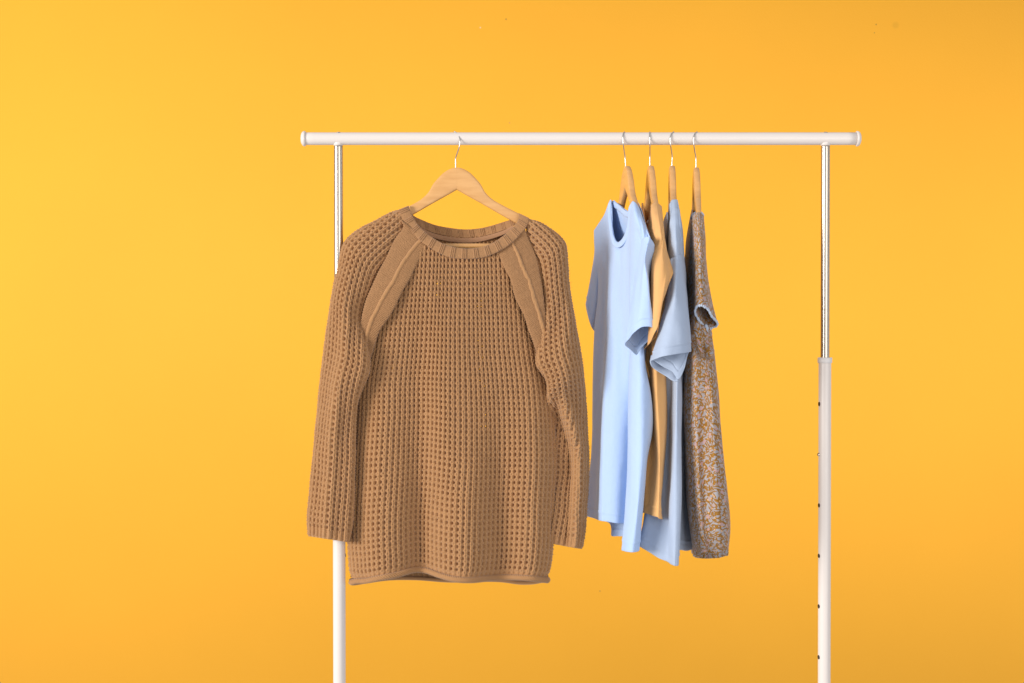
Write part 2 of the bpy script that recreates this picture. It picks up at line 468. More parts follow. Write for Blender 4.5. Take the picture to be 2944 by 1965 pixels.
def build_hanger(label, hook, apex, ang, tilt=0.0, short=False):
    """apex: world point of the top of the wood; ang: turn about the vertical, degrees"""
    r = thing("clothes_hanger", label, "hanger", tuple(apex), "wooden clothes hangers on the crossbar")
    r.rotation_euler = (0, tilt, math.radians(ang))
    for s in (-1, 1):
        V, q, c = hanger_half(s, short)
        add_mesh_qt("wooden_arm", V, q, c, WOOD, r)
    mm = 1 / M
    bl = .150 if short else .192
    tube("trouser_bar", [(-bl, 0, -.160), (-.1, 0, -.1605), (.1, 0, -.1605), (bl, 0, -.160)], .0055, WOOD, r, n=14, res=20)
    # hook in world points -> local
    from mathutils import Matrix, Vector
    mi = (Matrix.Translation(Vector(apex)) @ r.rotation_euler.to_matrix().to_4x4()).inverted()
    pts = [tuple(mi @ Vector(p)) for p in hook]
    h = tube("hook", pts, .00115, WIRE, r, n=10, res=90)
    return r
ZB = float(P(1472, 399.5, 0)[2])
def hook_pts(trace, apex, back_dx):
    """trace: visible wire from the wood up to the top of the bar (px, py); it then runs down behind the bar"""
    pts = []
    n = len(trace)
    for i, (px, py, d) in enumerate(trace):
        pts.append(P(px, py, d))
    top = pts[-1]
    xb = float(top[0])
    zt = ZB + .0129 + .0013
    r = .0145
    for a in (70, 40, 10, -20, -45):
        t = math.radians(a)
        pts.append(np.array([xb + back_dx * (90 - a) / 110.0, r * math.cos(t) + .001, ZB + r * math.sin(t)]))
    return pts
def hk(trace, back):
    # depths: straight shank at d=0 below the bar, sweeping forward of the bar and over it
    full = []
    for (px, py) in trace:
        if py > 440: d = -.001
        elif py > 425: d = -.008
        elif py > 410: d = -.0150
        elif py > 393: d = -.0152
        elif py > 385: d = -.0105
        else: d = -.002
        full.append((px, py, d))
    return hook_pts(full, None, back)
HX = P(1313.5, 482, 0)
HANGERS = [
    ("front facing wooden hanger holding the camel sweater", [(1310, 484), (1310, 470), (1310, 456), (1315, 440), (1321, 420), (1322.5, 404), (1319, 391), (1314, 383), (1307, 379.5)], -.010, (1313.5, 482.5), 0, 0),
    ("turned wooden hanger holding the pale blue tee, crotch of both arms showing", [(1799, 484), (1798, 468), (1797, 452), (1794, 432), (1792, 415), (1791, 403), (1791, 394), (1792, 386), (1795, 380)], .004, (1803, 478), -85, 0),
    ("wooden hanger holding the apricot top, seen edge on with a dark far arm", [(1868.5, 484), (1868.5, 468), (1868.5, 450), (1868.5, 432), (1868.5, 415), (1868, 403), (1868, 394), (1868, 386), (1868.5, 380)], .001, (1871, 477), -90, 0),
    ("wooden hanger holding the dusty blue tee, seen exactly edge on", [(1932, 484), (1932, 468), (1932.5, 452), (1930, 432), (1928, 418), (1927, 404), (1928, 394), (1930.5, 386), (1937, 380)], .006, (1932.5, 477), -94.5, 0),
    ("wooden hanger holding the floral blouse, rightmost on the bar", [(2001, 490), (2001, 472), (2000.5, 454), (1997, 434), (1995, 418), (1994, 404), (1995, 394), (1997.5, 386), (2004, 380)], .006, (2002, 482), -95, 0),
]
for (lab, tr, back, ap, ang, tl) in HANGERS:
    build_hanger(lab, hk(tr, back), P(ap[0], ap[1], 0), ang, tl, ang != 0)

# ------------------------------------------------------------------ knitwear
CELL = 0.01075; CU = 1.04; RV = 1.09
PITD = .60
def waffle(ku, kv, seed=0):
    j = np.floor(ku); i = np.floor(kv + .5)
    fu = ku - j - .5
    dv = kv - i                                   # -.5..5, 0 at the bar
    rnd = _h(j.astype(np.int64), i.astype(np.int64), np.zeros_like(j, dtype=np.int64), 7 + seed)
    rnd2 = _h(j.astype(np.int64), i.astype(np.int64), np.ones_like(j, dtype=np.int64), 3 + seed)
    dv = dv + .05 * rnd2
    # two yarn strands per column, spreading into a Y where the cross bar joins
    xs = .115 + .085 * np.exp(-((dv + .02) / .17) ** 2) + .012 * rnd
    st = np.sqrt(np.clip(1 - (np.abs(np.abs(fu) - xs) / .175) ** 2.2, 0, 1))
    st = st * (.92 + .08 * np.cos(2 * math.pi * (kv * 2 + .3)) + .05 * rnd)
    bar = (.50 + .10 * rnd) * np.exp(-(np.abs(dv) / .17) ** 2.4)
    hs = np.maximum(np.maximum(st, bar), .30)
    # pit between the columns, wider towards its foot
    p = np.where(dv >= 0, dv, dv + 1)
    e = (np.abs((.5 - np.abs(fu)) / (.195 + .11 * p + .03 * rnd2)) ** 2.2 + np.abs((p - .52) / (.285 + .03 * rnd)) ** 2.2) ** (1 / 2.2)
    P_ = 1 - sstep(.62, 1.05, e)
    h = hs * (1 - P_) - PITD * P_
    return h
FUZZ = []
def rib(ku, kv):
    fu = ku - np.floor(ku) - .5
    return np.sqrt(np.clip(1 - (np.abs(fu) / .33) ** 2.4, 0, 1)) * (.9 + .1 * np.cos(2 * math.pi * kv * 3)) - .15 * np.exp(-(fu / .06) ** 2)

sw = thing("sweater", "camel brown waffle knit sweater with raglan sleeves hanging front on", "sweater", tuple(P(1313, 740, 0)))
SWO = np.array(sw.location)
def sw_part(name, V, quads, m=YARN, parent=None, uv=None):
    return mesh_from(name, np.asarray(V).reshape(-1, 3) - SWO, quads, m, parent or sw, uv)

XL = [(700, 1080), (800, 1066), (900, 1052), (1000, 1040), (1100, 1022), (1193, 1018), (1321, 1010), (1413, 1006), (1505, 1001), (1558, 1002), (1611, 1006), (1657, 1010), (1690, 1016)]
XR = [(700, 1535), (800, 1546), (900, 1556), (1000, 1566), (1099, 1584), (1161, 1590), (1230, 1594), (1321, 1597), (1459, 1591), (1551, 1589), (1593, 1586), (1643, 1578), (1690, 1566)]
HEMF = [(1000, 1662), (1044, 1665), (1090, 1657), (1145, 1647), (1191, 1634), (1227, 1636), (1264, 1649), (1301, 1659), (1356, 1663), (1411, 1657), (1470, 1655), (1526, 1658), (1567, 1662), (1600, 1660)]
def fold(px, py):
    g = sstep(880, 1600, py)
    return -1.7 * g * (.012 * np.exp(-((px - 1095) / 60) ** 2) - .016 * np.exp(-((px - 1212) / 42) ** 2) + .016 * np.exp(-((px - 1330) / 62) ** 2)
                 - .012 * np.exp(-((px - 1440) / 45) ** 2) + .008 * np.exp(-((px - 1535) / 40) ** 2)) \
        - .006 * sstep(800, 1000, py) * (1 - sstep(1250, 1500, py)) * (np.cos((px - 1160) / 33.0 + py / 400.0) * np.exp(-((px - 1230) / 170) ** 2))
def body_front(s, py):
    xl = smooth_interp(py, XL); xr = smooth_interp(py, XR)
    px = xl + (xr - xl) * s
    A = smooth_interp(py, [(600, .022), (750, .042), (900, .052), (1200, .05), (1690, .045)])
    c = np.clip(1 - np.abs(2 * s - 1) ** 3.2, 0, 1) ** .6
    d = .004 - A * c + fold(px, py)
    return px, d
RAGL_IN = [(1238, 700), (1228, 712), (1203, 750), (1178, 800), (1157, 836), (1125, 900), (1089, 954), (1075, 996), (1060, 1045), (1046, 1085)]
RAGL_OUT = [(1152, 632), (1160, 646), (1135, 689), (1110, 743), (1089, 782), (1071, 821), (1053, 864), (1042, 907), (1036, 960), (1036, 1010), (1036, 1070)]
RAGR_IN = [(1420, 704), (1432, 726), (1447, 764), (1468, 803), (1482, 857), (1507, 907), (1522, 954), (1534, 985), (1548, 1030), (1560, 1080)]
RAGR_OUT = [(1508, 655), (1514, 675), (1529, 710), (1543, 746), (1550, 782), (1557, 818), (1563, 864), (1567, 907), (1570, 960), (1572, 1010), (1574, 1070)]
COLL_LO = [(1146, 603), (1160, 639), (1182, 666), (1203, 689), (1232, 710), (1261, 728), (1296, 741), (1343, 745), (1389, 741), (1429, 726), (1461, 707), (1493, 678), (1515, 650), (1522, 628)]
COLL_UP = [(1174, 592), (1184, 617), (1196, 639), (1218, 664), (1246, 685), (1278, 703), (1311, 712), (1343, 715), (1379, 712), (1414, 700), (1447, 678), (1475, 653), (1489, 635), (1491, 613)]

def front_depth(px, py):
    xl = smooth_interp(py, XL); xr = smooth_interp(py, XR)
    s = np.clip((np.asarray(px, float) - xl) / (xr - xl), 0, 1)
    return body_front(s, py)[1]

def build_body():
    nu, nv = 430, 760
    s = np.linspace(0, 1, nu)[None, :]; v = np.linspace(0, 1, nv)[:, None]
    xg = 1004 + s * 585
    ytop = 690.0
    hem = smooth_interp(xg, HEMF)
    py = ytop + (hem - ytop) * v
    py = ytop + (hem - ytop) * v - (hem - 1656) * v * (1 - v) * 1.0
    px, d = body_front(np.broadcast_to(s, py.shape), py)
    V = P(px, py, d)
    Nn = grid_normals(V)
    dist = np.linalg.norm(np.diff(V, axis=1), axis=2)
    row = int(nv * .75)
    arc = np.concatenate([[0], np.cumsum(dist[row])])
    ku = arc[None, :] / (CELL * CU) + 0.05 * vnoise(V, 18, 5) + .10 * vnoise(V, 5, 15)
    kv = (v * (1656 - ytop) / M) / (CELL * RV) + 0.06 * vnoise(V, 16, 6) + .2 * vnoise(V, 4, 8)
    h = waffle(np.broadcast_to(ku, py.shape), np.broadcast_to(kv, py.shape))
    soft = 1 - .8 * sstep(.975, .998, v)
    h = h + .10 * vnoise(V, 900, 3) + .10 * vnoise(V, 420, 31)
    V2 = V + Nn * (h * .0052 * soft)[..., None] * np.sign(-Nn[..., 1:2].mean())
    # keep what lies below the raglan bands and the collar
    li = np.array(RAGL_IN, float); ri = np.array(RAGR_IN, float); cl = np.array(COLL_LO, float)
    xlim = np.interp(py, li[:, 1], li[:, 0]) - 14
    xrim = np.interp(py, ri[:, 1], ri[:, 0]) + 14
    ok = (px > np.where(py > 1085, -1e9, xlim)) & (px < np.where(py > 1085, 1e9, xrim))
    ok &= py > np.interp(px, cl[:, 0], cl[:, 1]) - 12
    kp = ok[:-1, :-1] & ok[1:, :-1] & ok[1:, 1:] & ok[:-1, 1:]
    # open needle holes where the wall shows through
    fu = ku - np.floor(ku) - .5; dv = kv - np.floor(kv + .5)
    pit = (np.abs(np.abs(fu) - .5) < .07) & (np.abs(np.abs(dv) - .42) < .075)
    g = np.zeros_like(py)
    for (gx, gy, rx, ry, a) in ((1385, 930, 25, 180, 1), (1190, 1130, 60, 90, 1), (1270, 860, 60, 60, .6), (1415, 1180, 30, 120, 1), (1230, 1380, 60, 60, .9), (1090, 1350, 50, 60, .4), (1540, 1220, 30, 90, .7), (1450, 1480, 60, 60, .5), (1120, 850, 60, 60, .5), (1480, 950, 40, 120, .5)):
        g = np.maximum(g, a * np.exp(-((px - gx) / rx) ** 2 - ((py - gy) / ry) ** 2))
    cellr = _h(np.floor(ku + .5).astype(np.int64), np.floor(kv).astype(np.int64), np.zeros(py.shape, dtype=np.int64), 77) * .5 + .5
    sb = (px - smooth_interp(py, XL)) / (smooth_interp(py, XR) - smooth_interp(py, XL)) * 38.0; vb = (py - 690) / (CELL * RV * M)
    bf = sb - np.floor(sb) - .5; bv = vb - np.floor(vb + .5)
    bopen = (np.abs(np.abs(bf) - .5) < .2) & (np.abs(np.abs(bv) - .5) < .24)
    hole = pit & bopen & (cellr < g * .35) & (py > 800)
    kp &= ~hole[:-1, :-1]
    FUZZ.append((V2[ok], (Nn * np.sign(-Nn[..., 1:2].mean()))[ok], 5200))
    o = sw_part("front_panel", V2, grid_quads(nv, nu, keep=kp))
    # back panel
    nu, nv = 190, 330
    s = np.linspace(0, 1, nu)[None, :]; v = np.linspace(0, 1, nv)[:, None]
    hemb = smooth_interp(1004 + s * 585, [(1000, 1674), (1044, 1672), (1117, 1664), (1190, 1663), (1301, 1669), (1361, 1667), (1440, 1668), (1503, 1675), (1540, 1673), (1600, 1664)])
    topb = smooth_interp(1004 + s * 585, [(1000, 760), (1080, 690), (1160, 650), (1205, 655), (1253, 668), (1336, 684), (1418, 668), (1468, 655), (1510, 660), (1560, 700), (1600, 770)])
    py = topb + (hemb - topb) * v
    xl = smooth_interp(py, XL); xr = smooth_interp(py, XR)
    px = xl + (xr - xl) * s
    A = smooth_interp(py, [(600, .020), (750, .032), (900, .04), (1690, .045)])
    d = .004 + A * np.clip(1 - np.abs(2 * s - 1) ** 3.2, 0, 1) ** .6 + fold(px, py) * .35
    V = P(px, py, d)
    Nn = grid_normals(V)
    ku = (s * 38.0) + 0 * py; kv = (py - 690) / (CELL * RV * M)
    h = waffle(ku, kv, 5)
    V2 = V + Nn * (h * .0035)[..., None]
    g = np.zeros_like(py)
    for (gx, gy, rx, ry) in ((1385, 930, 60, 260), (1190, 1130, 110, 150), (1270, 860, 110, 110), (1415, 1180, 60, 200), (1230, 1380, 110, 110), (1090, 1350, 90, 100), (1540, 1220, 60, 150), (1450, 1480, 100, 100), (1120, 850, 90, 90), (1480, 950, 80, 200)):
        g = np.maximum(g, np.exp(-((px - gx) / rx) ** 2 - ((py - gy) / ry) ** 2))
    fu = ku - np.floor(ku) - .5; dv = kv - np.floor(kv + .5)
    hole = (np.abs(np.abs(fu) - .5) < .2) & (np.abs(np.abs(dv) - .5) < .24) & (g > .35) & (py > 800)
    sw_part("back_panel", V2, grid_quads(nv, nu, keep=~hole[:-1, :-1], flip=True))
build_body()

def tube_patch(L, R, d0, b, nphi, nt, prof=None, bb=.8, tend=1.0, power=.75, name="sleeve", kuanchor=.3, cuff=26, seed=0, dL=None, dR=None):
    """sleeve: rows run from L(t) to R(t) round the front and back"""
    Lp = resample(np.array(L, float), nt); Rp = resample(np.array(R, float), nt)
    t = np.linspace(0, 1, nt)
    D0 = smooth_interp(t, d0); Bt = smooth_interp(t, b)
    fr = np.linspace(0, 1, nphi)
    nback = nphi // 2
    phi = np.concatenate([fr * math.pi, math.pi + np.linspace(0, 1, nback + 2)[1:-1] * math.pi])
    s = (1 - np.cos(phi)) / 2                     # 0 at L, 1 at R
    sn = np.sin(phi)
    front = sn >= -1e-9
    prf = np.where(front, -np.abs(sn) ** power, bb * np.abs(sn) ** power)
    S, Tt = np.meshgrid(s, t)
    dep = D0[:, None] + Bt[:, None] * prf[None, :]
    if prof is not None:
        dep = dep + np.where(front[None, :], prof(S, Tt) * np.abs(sn)[None, :] ** .5, 0)
    if dL is not None:
        dep = dep + smooth_interp(t, dL)[:, None] * (1 - S)
    if dR is not None:
        dep = dep + smooth_interp(t, dR)[:, None] * S
    px = Lp[:, None, 0] + (Rp - Lp)[:, None, 0] * S
    py = Lp[:, None, 1] + (Rp - Lp)[:, None, 1] * S
    V = P(px, py, dep)
    V = V + .002 * vnoise(V, 25, seed)[..., None] * np.array([.3, 1, 0])
    # even out columns by arc length on the front
    Nn = grid_normals(V, closed=True)
    dist = np.linalg.norm(np.roll(V, -1, axis=1) - V, axis=2)
    arc = np.concatenate([np.zeros((nt, 1)), np.cumsum(dist, axis=1)[:, :-1]], axis=1)
    ia = int(kuanchor * nphi)
    arc = arc - arc[:, ia:ia + 1]
    # smooth the widths along t so that the columns stay regular
    ker = np.ones(41) / 41
    pad = np.pad(arc, ((20, 20), (0, 0)), mode='edge')
    arc = np.stack([np.convolve(pad[:, k], ker, mode='valid') for k in range(arc.shape[1])], -1)
    cen = V[:, ia]
    lv = chord(cen)
    ku = arc / (CELL * CU) + 100.5 + .06 * vnoise(V, 18, seed + 1)
    kv = (lv[:, None] + 0 * arc) / (CELL * RV) + .06 * vnoise(V, 16, seed + 2) + .2 * vnoise(V, 6, seed + 3)
    h = waffle(ku, kv, seed)
    cl = lv[-1] - cuff / M                       # cuff start
    k = sstep(cl - .004, cl + .004, lv)[:, None]
    h = h * (1 - k) + (rib(ku, kv)) * k
    h = h + .10 * vnoise(V, 900, 3) + .10 * vnoise(V, 420, 31)
    h = np.maximum(h, -.2) * (1 - sstep(.01, .05, t))[:, None] * .3 + h * sstep(.01, .05, t)[:, None]
    h = h * np.where(lv > lv[-1] - .003, .6, 1)[:, None]
    sg = np.sign((Nn[:, ia] * np.array([0, -1.0, 0])).sum(1).mean())
    V2 = V + Nn * sg * (h * .0051)[..., None]
    ncol = V.shape[1]
    ic = int(np.searchsorted(lv, cl))
    FUZZ.append((V2[40:, :nphi].reshape(-1, 3), (Nn * sg)[40:, :nphi].reshape(-1, 3), 4200))
    sw_part(name, V2[:ic + 1], grid_quads(ic + 1, ncol, True))
    c = V2[ic:]
    # rolled rim inside the cuff
    inner = V[-1:] - Nn[-1:] * sg * .003 
    deep = V[-6:-5] - Nn[-6:-5] * sg * .004
    deeper = V[-40:-39] - Nn[-40:-39] * sg * .004
    c = np.concatenate([c, inner, deep, deeper])
    sw_part("cuff", c, grid_quads(len(c), ncol, True))
    return V, Nn * sg

LS_L = [(1160, 606), (1146, 606), (1110, 624), (1075, 643), (1039, 661), (1010, 681), (993, 701), (985, 726), (979, 757), (972, 789), (964, 821), (957, 857), (950, 907), (943, 950), (937, 998), (927, 1078), (920, 1152), (911, 1239), (902, 1340), (895, 1413), (889, 1496), (890, 1542)]
LS_R = [(1158, 630), (1163, 650), (1138, 692), (1112, 746), (1091, 785), (1073, 824), (1055, 866), (1044, 907), (1041, 935), (1045, 958), (1050, 985), (1054, 1005), (1058, 1035), (1059, 1058), (1055, 1078), (1040, 1113), (1027, 1147), (1020, 1193), (1017, 1257), (1016, 1321), (1014, 1413), (1010, 1505), (1000, 1559)]
def prof_left(S, T):
    g = sstep(.25, .4, T)
    ridge = -.010 * np.exp(-((S - .42) / .16) ** 2)
    wav = .006 * np.sin(S * 5 + T * 14) * sstep(.2, .35, T) * (1 - sstep(.65, .8, T))
    dent = .014 * np.exp(-((S - .95) / .2) ** 2 - ((T - .33) / .06) ** 2)
    return g * ridge + wav + dent
tube_patch(LS_L, LS_R, [(0, -.004), (.12, -.004), (.3, -.022), (.45, -.048), (.6, -.042), (.8, -.036), (1, -.036)],
           [(0, .010), (.1, .030), (.25, .040), (.45, .036), (.7, .030), (1, .024)], 210, 760, prof_left, seed=11, kuanchor=.42,
           dL=[(0, 0), (.3, .015), (.5, .03), (1, .022)])
RS_R = [(1506, 622), (1522, 632), (1540, 640), (1575, 659), (1606, 683), (1621, 701), (1625, 726), (1628, 768), (1631, 818), (1637, 861), (1646, 907), (1655, 961), (1662, 998), (1672, 1069), (1679, 1152), (1684, 1230), (1688, 1321), (1686, 1400), (1682, 1459), (1677, 1528), (1670, 1578)]
RS_L = [(1518, 640), (1516, 660), (1524, 700), (1540, 746), (1547, 782), (1555, 818), (1561, 864), (1565, 907), (1562, 945), (1556, 975), (1550, 1005), (1546, 1030), (1547, 1046), (1560, 1068), (1574, 1092), (1578, 1110), (1578, 1140), (1578, 1180), (1578, 1250), (1580, 1321), (1578, 1400), (1576, 1459), (1574, 1528), (1574, 1562)]
def prof_right(S, T):
    g = sstep(.52, .62, T)
    e = .40 + .42 * sstep(.52, .75, T)
    rid = -.012 * np.exp(-((S - e) / .14) ** 2) * (1 - sstep(.88, .98, T) * .5)
    rec = .030 * (1 - sstep(e - .28, e - .05, S))
    wav = .005 * np.sin(S * 6 + T * 16) * sstep(.2, .35, T) * (1 - sstep(.45, .6, T))
    return g * (rid + rec * (1 - .5 * sstep(.75, 1, T))) + wav
tube_patch(RS_L, RS_R, [(0, -.004), (.12, -.004), (.3, -.020), (.42, -.044), (.5, -.044), (.58, -.012), (.7, -.006), (1, -.008)],
           [(0, .010), (.1, .030), (.25, .038), (.45, .034), (.7, .032), (1, .026)], 200, 740, prof_right, seed=23, kuanchor=.62,
           dR=[(0, 0), (.3, .008), (.5, .018), (1, .016)], bb=.6)

def band(name, A, B, proud, texture, n=70, nt=320, both=True, depth=None, bulge=.003, mirror=1, m=YARN):
    Ap = resample(np.array(A, float), nt); Bp = resample(np.array(B, float), nt)
    s = np.linspace(0, 1, n)[None, :]
    px = Ap[:, None, 0] + (Bp - Ap)[:, None, 0] * s; py = Ap[:, None, 1] + (Bp - Ap)[:, None, 1] * s
    d = (front_depth(px, py) if depth is None else depth(px, py, np.broadcast_to(s, px.shape))) - proud - bulge * np.sqrt(np.clip(1 - (2 * s - 1) ** 2, 0, 1))
    V = P(px, py, d)
    Nn = grid_normals(V); sg = np.sign((-Nn[..., 1]).mean())
    lv = chord(V[:, n // 2]); wu = np.linalg.norm(V[:, -1] - V[:, 0], axis=1)
    h = texture(np.broadcast_to(s, px.shape), lv[:, None] + 0 * px, wu[:, None] * s, V)
    V2 = V + Nn * sg * h[..., None]
    # turn the edges back so the band has thickness
    e0 = V2[:, :1] + np.array([0, .007, 0]); e1 = V2[:, -1:] + np.array([0, .007, 0])
    V3 = np.concatenate([e0, V2, e1], axis=1)
    return sw_part(name, V3, grid_quads(nt, n + 2), m)
def purl(s, l, wd, V):
    r = wd / .0036 + .12 * vnoise(V, 90, 4); c = l / .0026
    off = .5 * (np.floor(c).astype(int) % 2)
    f = np.cos(2 * math.pi * (r + off)) * .5 + .5
    g = np.abs(np.sin(math.pi * c))
    return .0024 * g * (.35 + .65 * f) + .0004 * vnoise(V, 700, 9)
def rag_depth(px, py, s):
    # between the body surface and the sleeve cap
    e = np.abs(np.asarray(px, float) - 1313)
    return -.014 - .034 * sstep(630, 880, py) - .006 * (1 - sstep(120, 270, e))
band("raglan_band", RAGL_OUT, RAGL_IN, .0035, purl, depth=rag_depth, m=BANDM)
band("raglan_band", RAGR_IN, RAGR_OUT, .0035, purl, depth=rag_depth, m=BANDM)
def seam(pts, proud, rad):
    a = resample(np.array(pts, float), 90)
    d = rag_depth(a[:, 0], a[:, 1], None) - proud
    c = P(a[:, 0], a[:, 1], d)
    c = c + .0006 * np.stack([vnoise(c, 60, 1), vnoise(c, 60, 2), vnoise(c, 60, 3)], -1)
    o = tube("raglan_seam", c - SWO, rad, YARN, sw, n=14, res=90, do_resample=False, flat=.75)
    v = np.empty(len(o.data.vertices) * 3, np.float32); o.data.vertices.foreach_get("co", v); v = v.reshape(-1, 3)
    v += (.0011 * vnoise(v, 330, 3)[:, None]) * np.array([1, 1, 1], np.float32)
    o.data.vertices.foreach_set("co", v.ravel())
seam([(1216, 686), (1203, 698), (1178, 728), (1153, 766), (1133, 806), (1110, 843), (1089, 880), (1067, 925), (1055, 961), (1050, 1000)], .007, .0043)
seam([(1471, 698), (1489, 732), (1504, 771), (1522, 811), (1536, 861), (1554, 918), (1563, 950), (1566, 990)], .007, .0040)

def coll_tex(s, l, wd, V):
    per = 33.0 / M
    f = (l / per) - np.floor(l / per)
    grp = (f < .45)
    rr = np.where(grp, np.abs(np.sin(math.pi * f / .15)) ** .7, 0)
    endf = sstep(0, .08, s) * (1 - sstep(.92, 1, s))
    st = .25 * np.abs(np.sin(math.pi * l / .0022)) * (1 - grp) * (.6 + .4 * np.cos(2 * math.pi * wd / .003))
    return (.0021 * rr + .0009 * st) * endf + .0003 * vnoise(V, 700, 9)
def coll_depth(px, py, s):
    return -.010 - .030 * sstep(600, 745, py)
band("collar", COLL_UP, COLL_LO, .0045, coll_tex, n=46, nt=640, depth=coll_depth, bulge=.002, m=BANDM)
BK_UP = [(1172, 600), (1185, 617), (1218, 635), (1253, 648), (1289, 655), (1336, 660), (1379, 657), (1418, 648), (1447, 639), (1468, 632), (1494, 618)]
BK_LO = [(1178, 620), (1195, 642), (1222, 660), (1255, 672), (1289, 679), (1336, 684), (1380, 681), (1420, 671), (1450, 661), (1475, 650), (1498, 634)]
def bk_depth(px, py, s):
    return .022 + .012 * np.exp(-((px - 1336) / 90) ** 2) - .026 * (1 - np.exp(-((px - 1336) / 130) ** 6))
band("back_collar", BK_UP, BK_LO, .002, coll_tex, n=40, nt=460, depth=bk_depth, bulge=-.002, m=BANDM)
BT_LO = [(1190, 640), (1205, 662), (1232, 679), (1262, 689), (1292, 695), (1336, 699), (1382, 695), (1424, 684), (1452, 673), (1478, 658)]
BT_UP = [(1185, 628), (1198, 645), (1224, 662), (1256, 674), (1290, 681), (1336, 685.5), (1380, 682), (1420, 672), (1450, 662), (1476, 648)]
def tape_tex(s, l, wd, V):
    return .0006 * sstep(.05, .15, s) * (1 - sstep(.85, .95, s)) + .0006 * np.exp(-((s - .5) / .04) ** 2)
band("neck_tape", BT_UP, BT_LO, .0045, tape_tex, n=20, nt=160, depth=bk_depth, bulge=.0, m=TAPE)

def hem_roll():
    xs = np.linspace(1010, 1570, 360)
    py = smooth_interp(xs, HEMF) + 5.5
    py = py + 12 * (1 - sstep(1008, 1030, xs)) * .5
    d = front_depth(xs, np.minimum(py, 1656)) - .003
    c = P(xs, py, d)
    left = P(np.array([1014, 1011]), np.array([1672, 1671]), np.array([.0, .012]))[::-1]
    c = np.concatenate([left, c, P(np.array([1573, 1572]), np.array([1668, 1669]), np.array([.004, .014]))])
    o = tube("rolled_hem", c - SWO, .0055, YARN, sw, n=24, res=700)
    v = np.empty(len(o.data.vertices) * 3, np.float32); o.data.vertices.foreach_get("co", v); v = v.reshape(-1, 3)
    th = np.tile(np.linspace(0, 1, 24, endpoint=False), 704); ln = np.repeat(np.arange(704), 24) / 704.0
    amp = np.zeros(len(v)); amp[:len(th)] = .0016 * (np.cos(2 * math.pi * (ln * 110 + th * 2)) * np.cos(2 * math.pi * th * 7))
    v += (v - np.repeat(v.reshape(704, 24, 3).mean(1), 24, axis=0)) * (amp / .0055)[:, None]
    o.data.vertices.foreach_set("co", v.astype(np.float32).ravel())
    xs = np.linspace(1014, 1568, 200)
    py = smooth_interp(xs, [(1000, 1678), (1018, 1678), (1044, 1674), (1117, 1664), (1190, 1663), (1301, 1670), (1361, 1668), (1440, 1669), (1503, 1676), (1540, 1674), (1567, 1668)])
    s = (xs - 1004) / 585
    d = .004 + .045 * np.clip(1 - np.abs(2 * s - 1) ** 3.2, 0, 1) ** .6 + fold(xs, py) * .35
    tube("rolled_hem", P(xs, py, d) - SWO, .0042, YARN, sw, n=12, res=260)
hem_roll()

def fuzz():
    rng = np.random.RandomState(5)
    vs = []
    for (pts, nrm, n) in FUZZ:
        i = rng.randint(0, len(pts), n)
        p = pts[i]; nn = nrm[i]
        d = nn * rng.uniform(.2, 1.0, (n, 1)) + rng.normal(0, .7, (n, 3))
        d /= np.linalg.norm(d, axis=1, keepdims=True)
        L = rng.uniform(.0025, .0075, (n, 1))
        side = np.cross(d, rng.normal(0, 1, (n, 3))); side /= np.linalg.norm(side, axis=1, keepdims=True)
        bend = rng.normal(0, .0012, (n, 3))
        w_ = .00011
        a = p + side * w_; b = p - side * w_
        m0 = p + d * L * .5 + bend + side * w_; m1 = p + d * L * .5 + bend - side * w_
        e0 = p + d * L + side * w_ * .4; e1 = p + d * L - side * w_ * .4
        vs.append(np.stack([a, b, m1, m0, e1, e0], 1))
    V = np.concatenate(vs); k = len(V)
    base = np.arange(k)[:, None] * 6
    q = np.concatenate([base + np.array([[0, 1, 2, 3]]), base + np.array([[3, 2, 4, 5]])])
    o = sw_part("yarn_fuzz", V, q)
    o["kind"] = "stuff"
fuzz()

# ------------------------------------------------------------------ woven and jersey garments
LIM = [(560, -.070), (578, -.102), (600, -.132), (620, -.154), (645, -.172), (668, -.186), (700, -.194), (760, -.186), (850, -.165), (1000, -.12), (1100, -.05)]
def clear(c, over):
    """near-side columns of a shoulder pass in front of the hanger arm they hang on, rounded over it"""
    dy, extra, cx = over
    a = np.array(c, float)
    near = a[0, 2] < -.08 and a[min(1, len(a) - 1), 2] < -.10
    if not near:
        return PL(c)
    k = chord(a * np.array([1, 1, 700]))
    f = hermite(a, k, np.linspace(0, k[-1], 60))
    lim = np.interp(f[:, 1] - dy, [p[0] for p in LIM], [p[1] for p in LIM]) - extra
    c0 = np.interp(f[:, 1], [p[0] for p in cx], [p[1] for p in cx])
    lim = lim + .034 * np.minimum(1, ((f[:, 0] - c0) / 24.0) ** 2)
    f[:, 2] = np.minimum(f[:, 2], np.where(f[:, 1] < 1050 + dy, lim, 1))
    return P(f[:, 0], f[:, 1], f[:, 2])
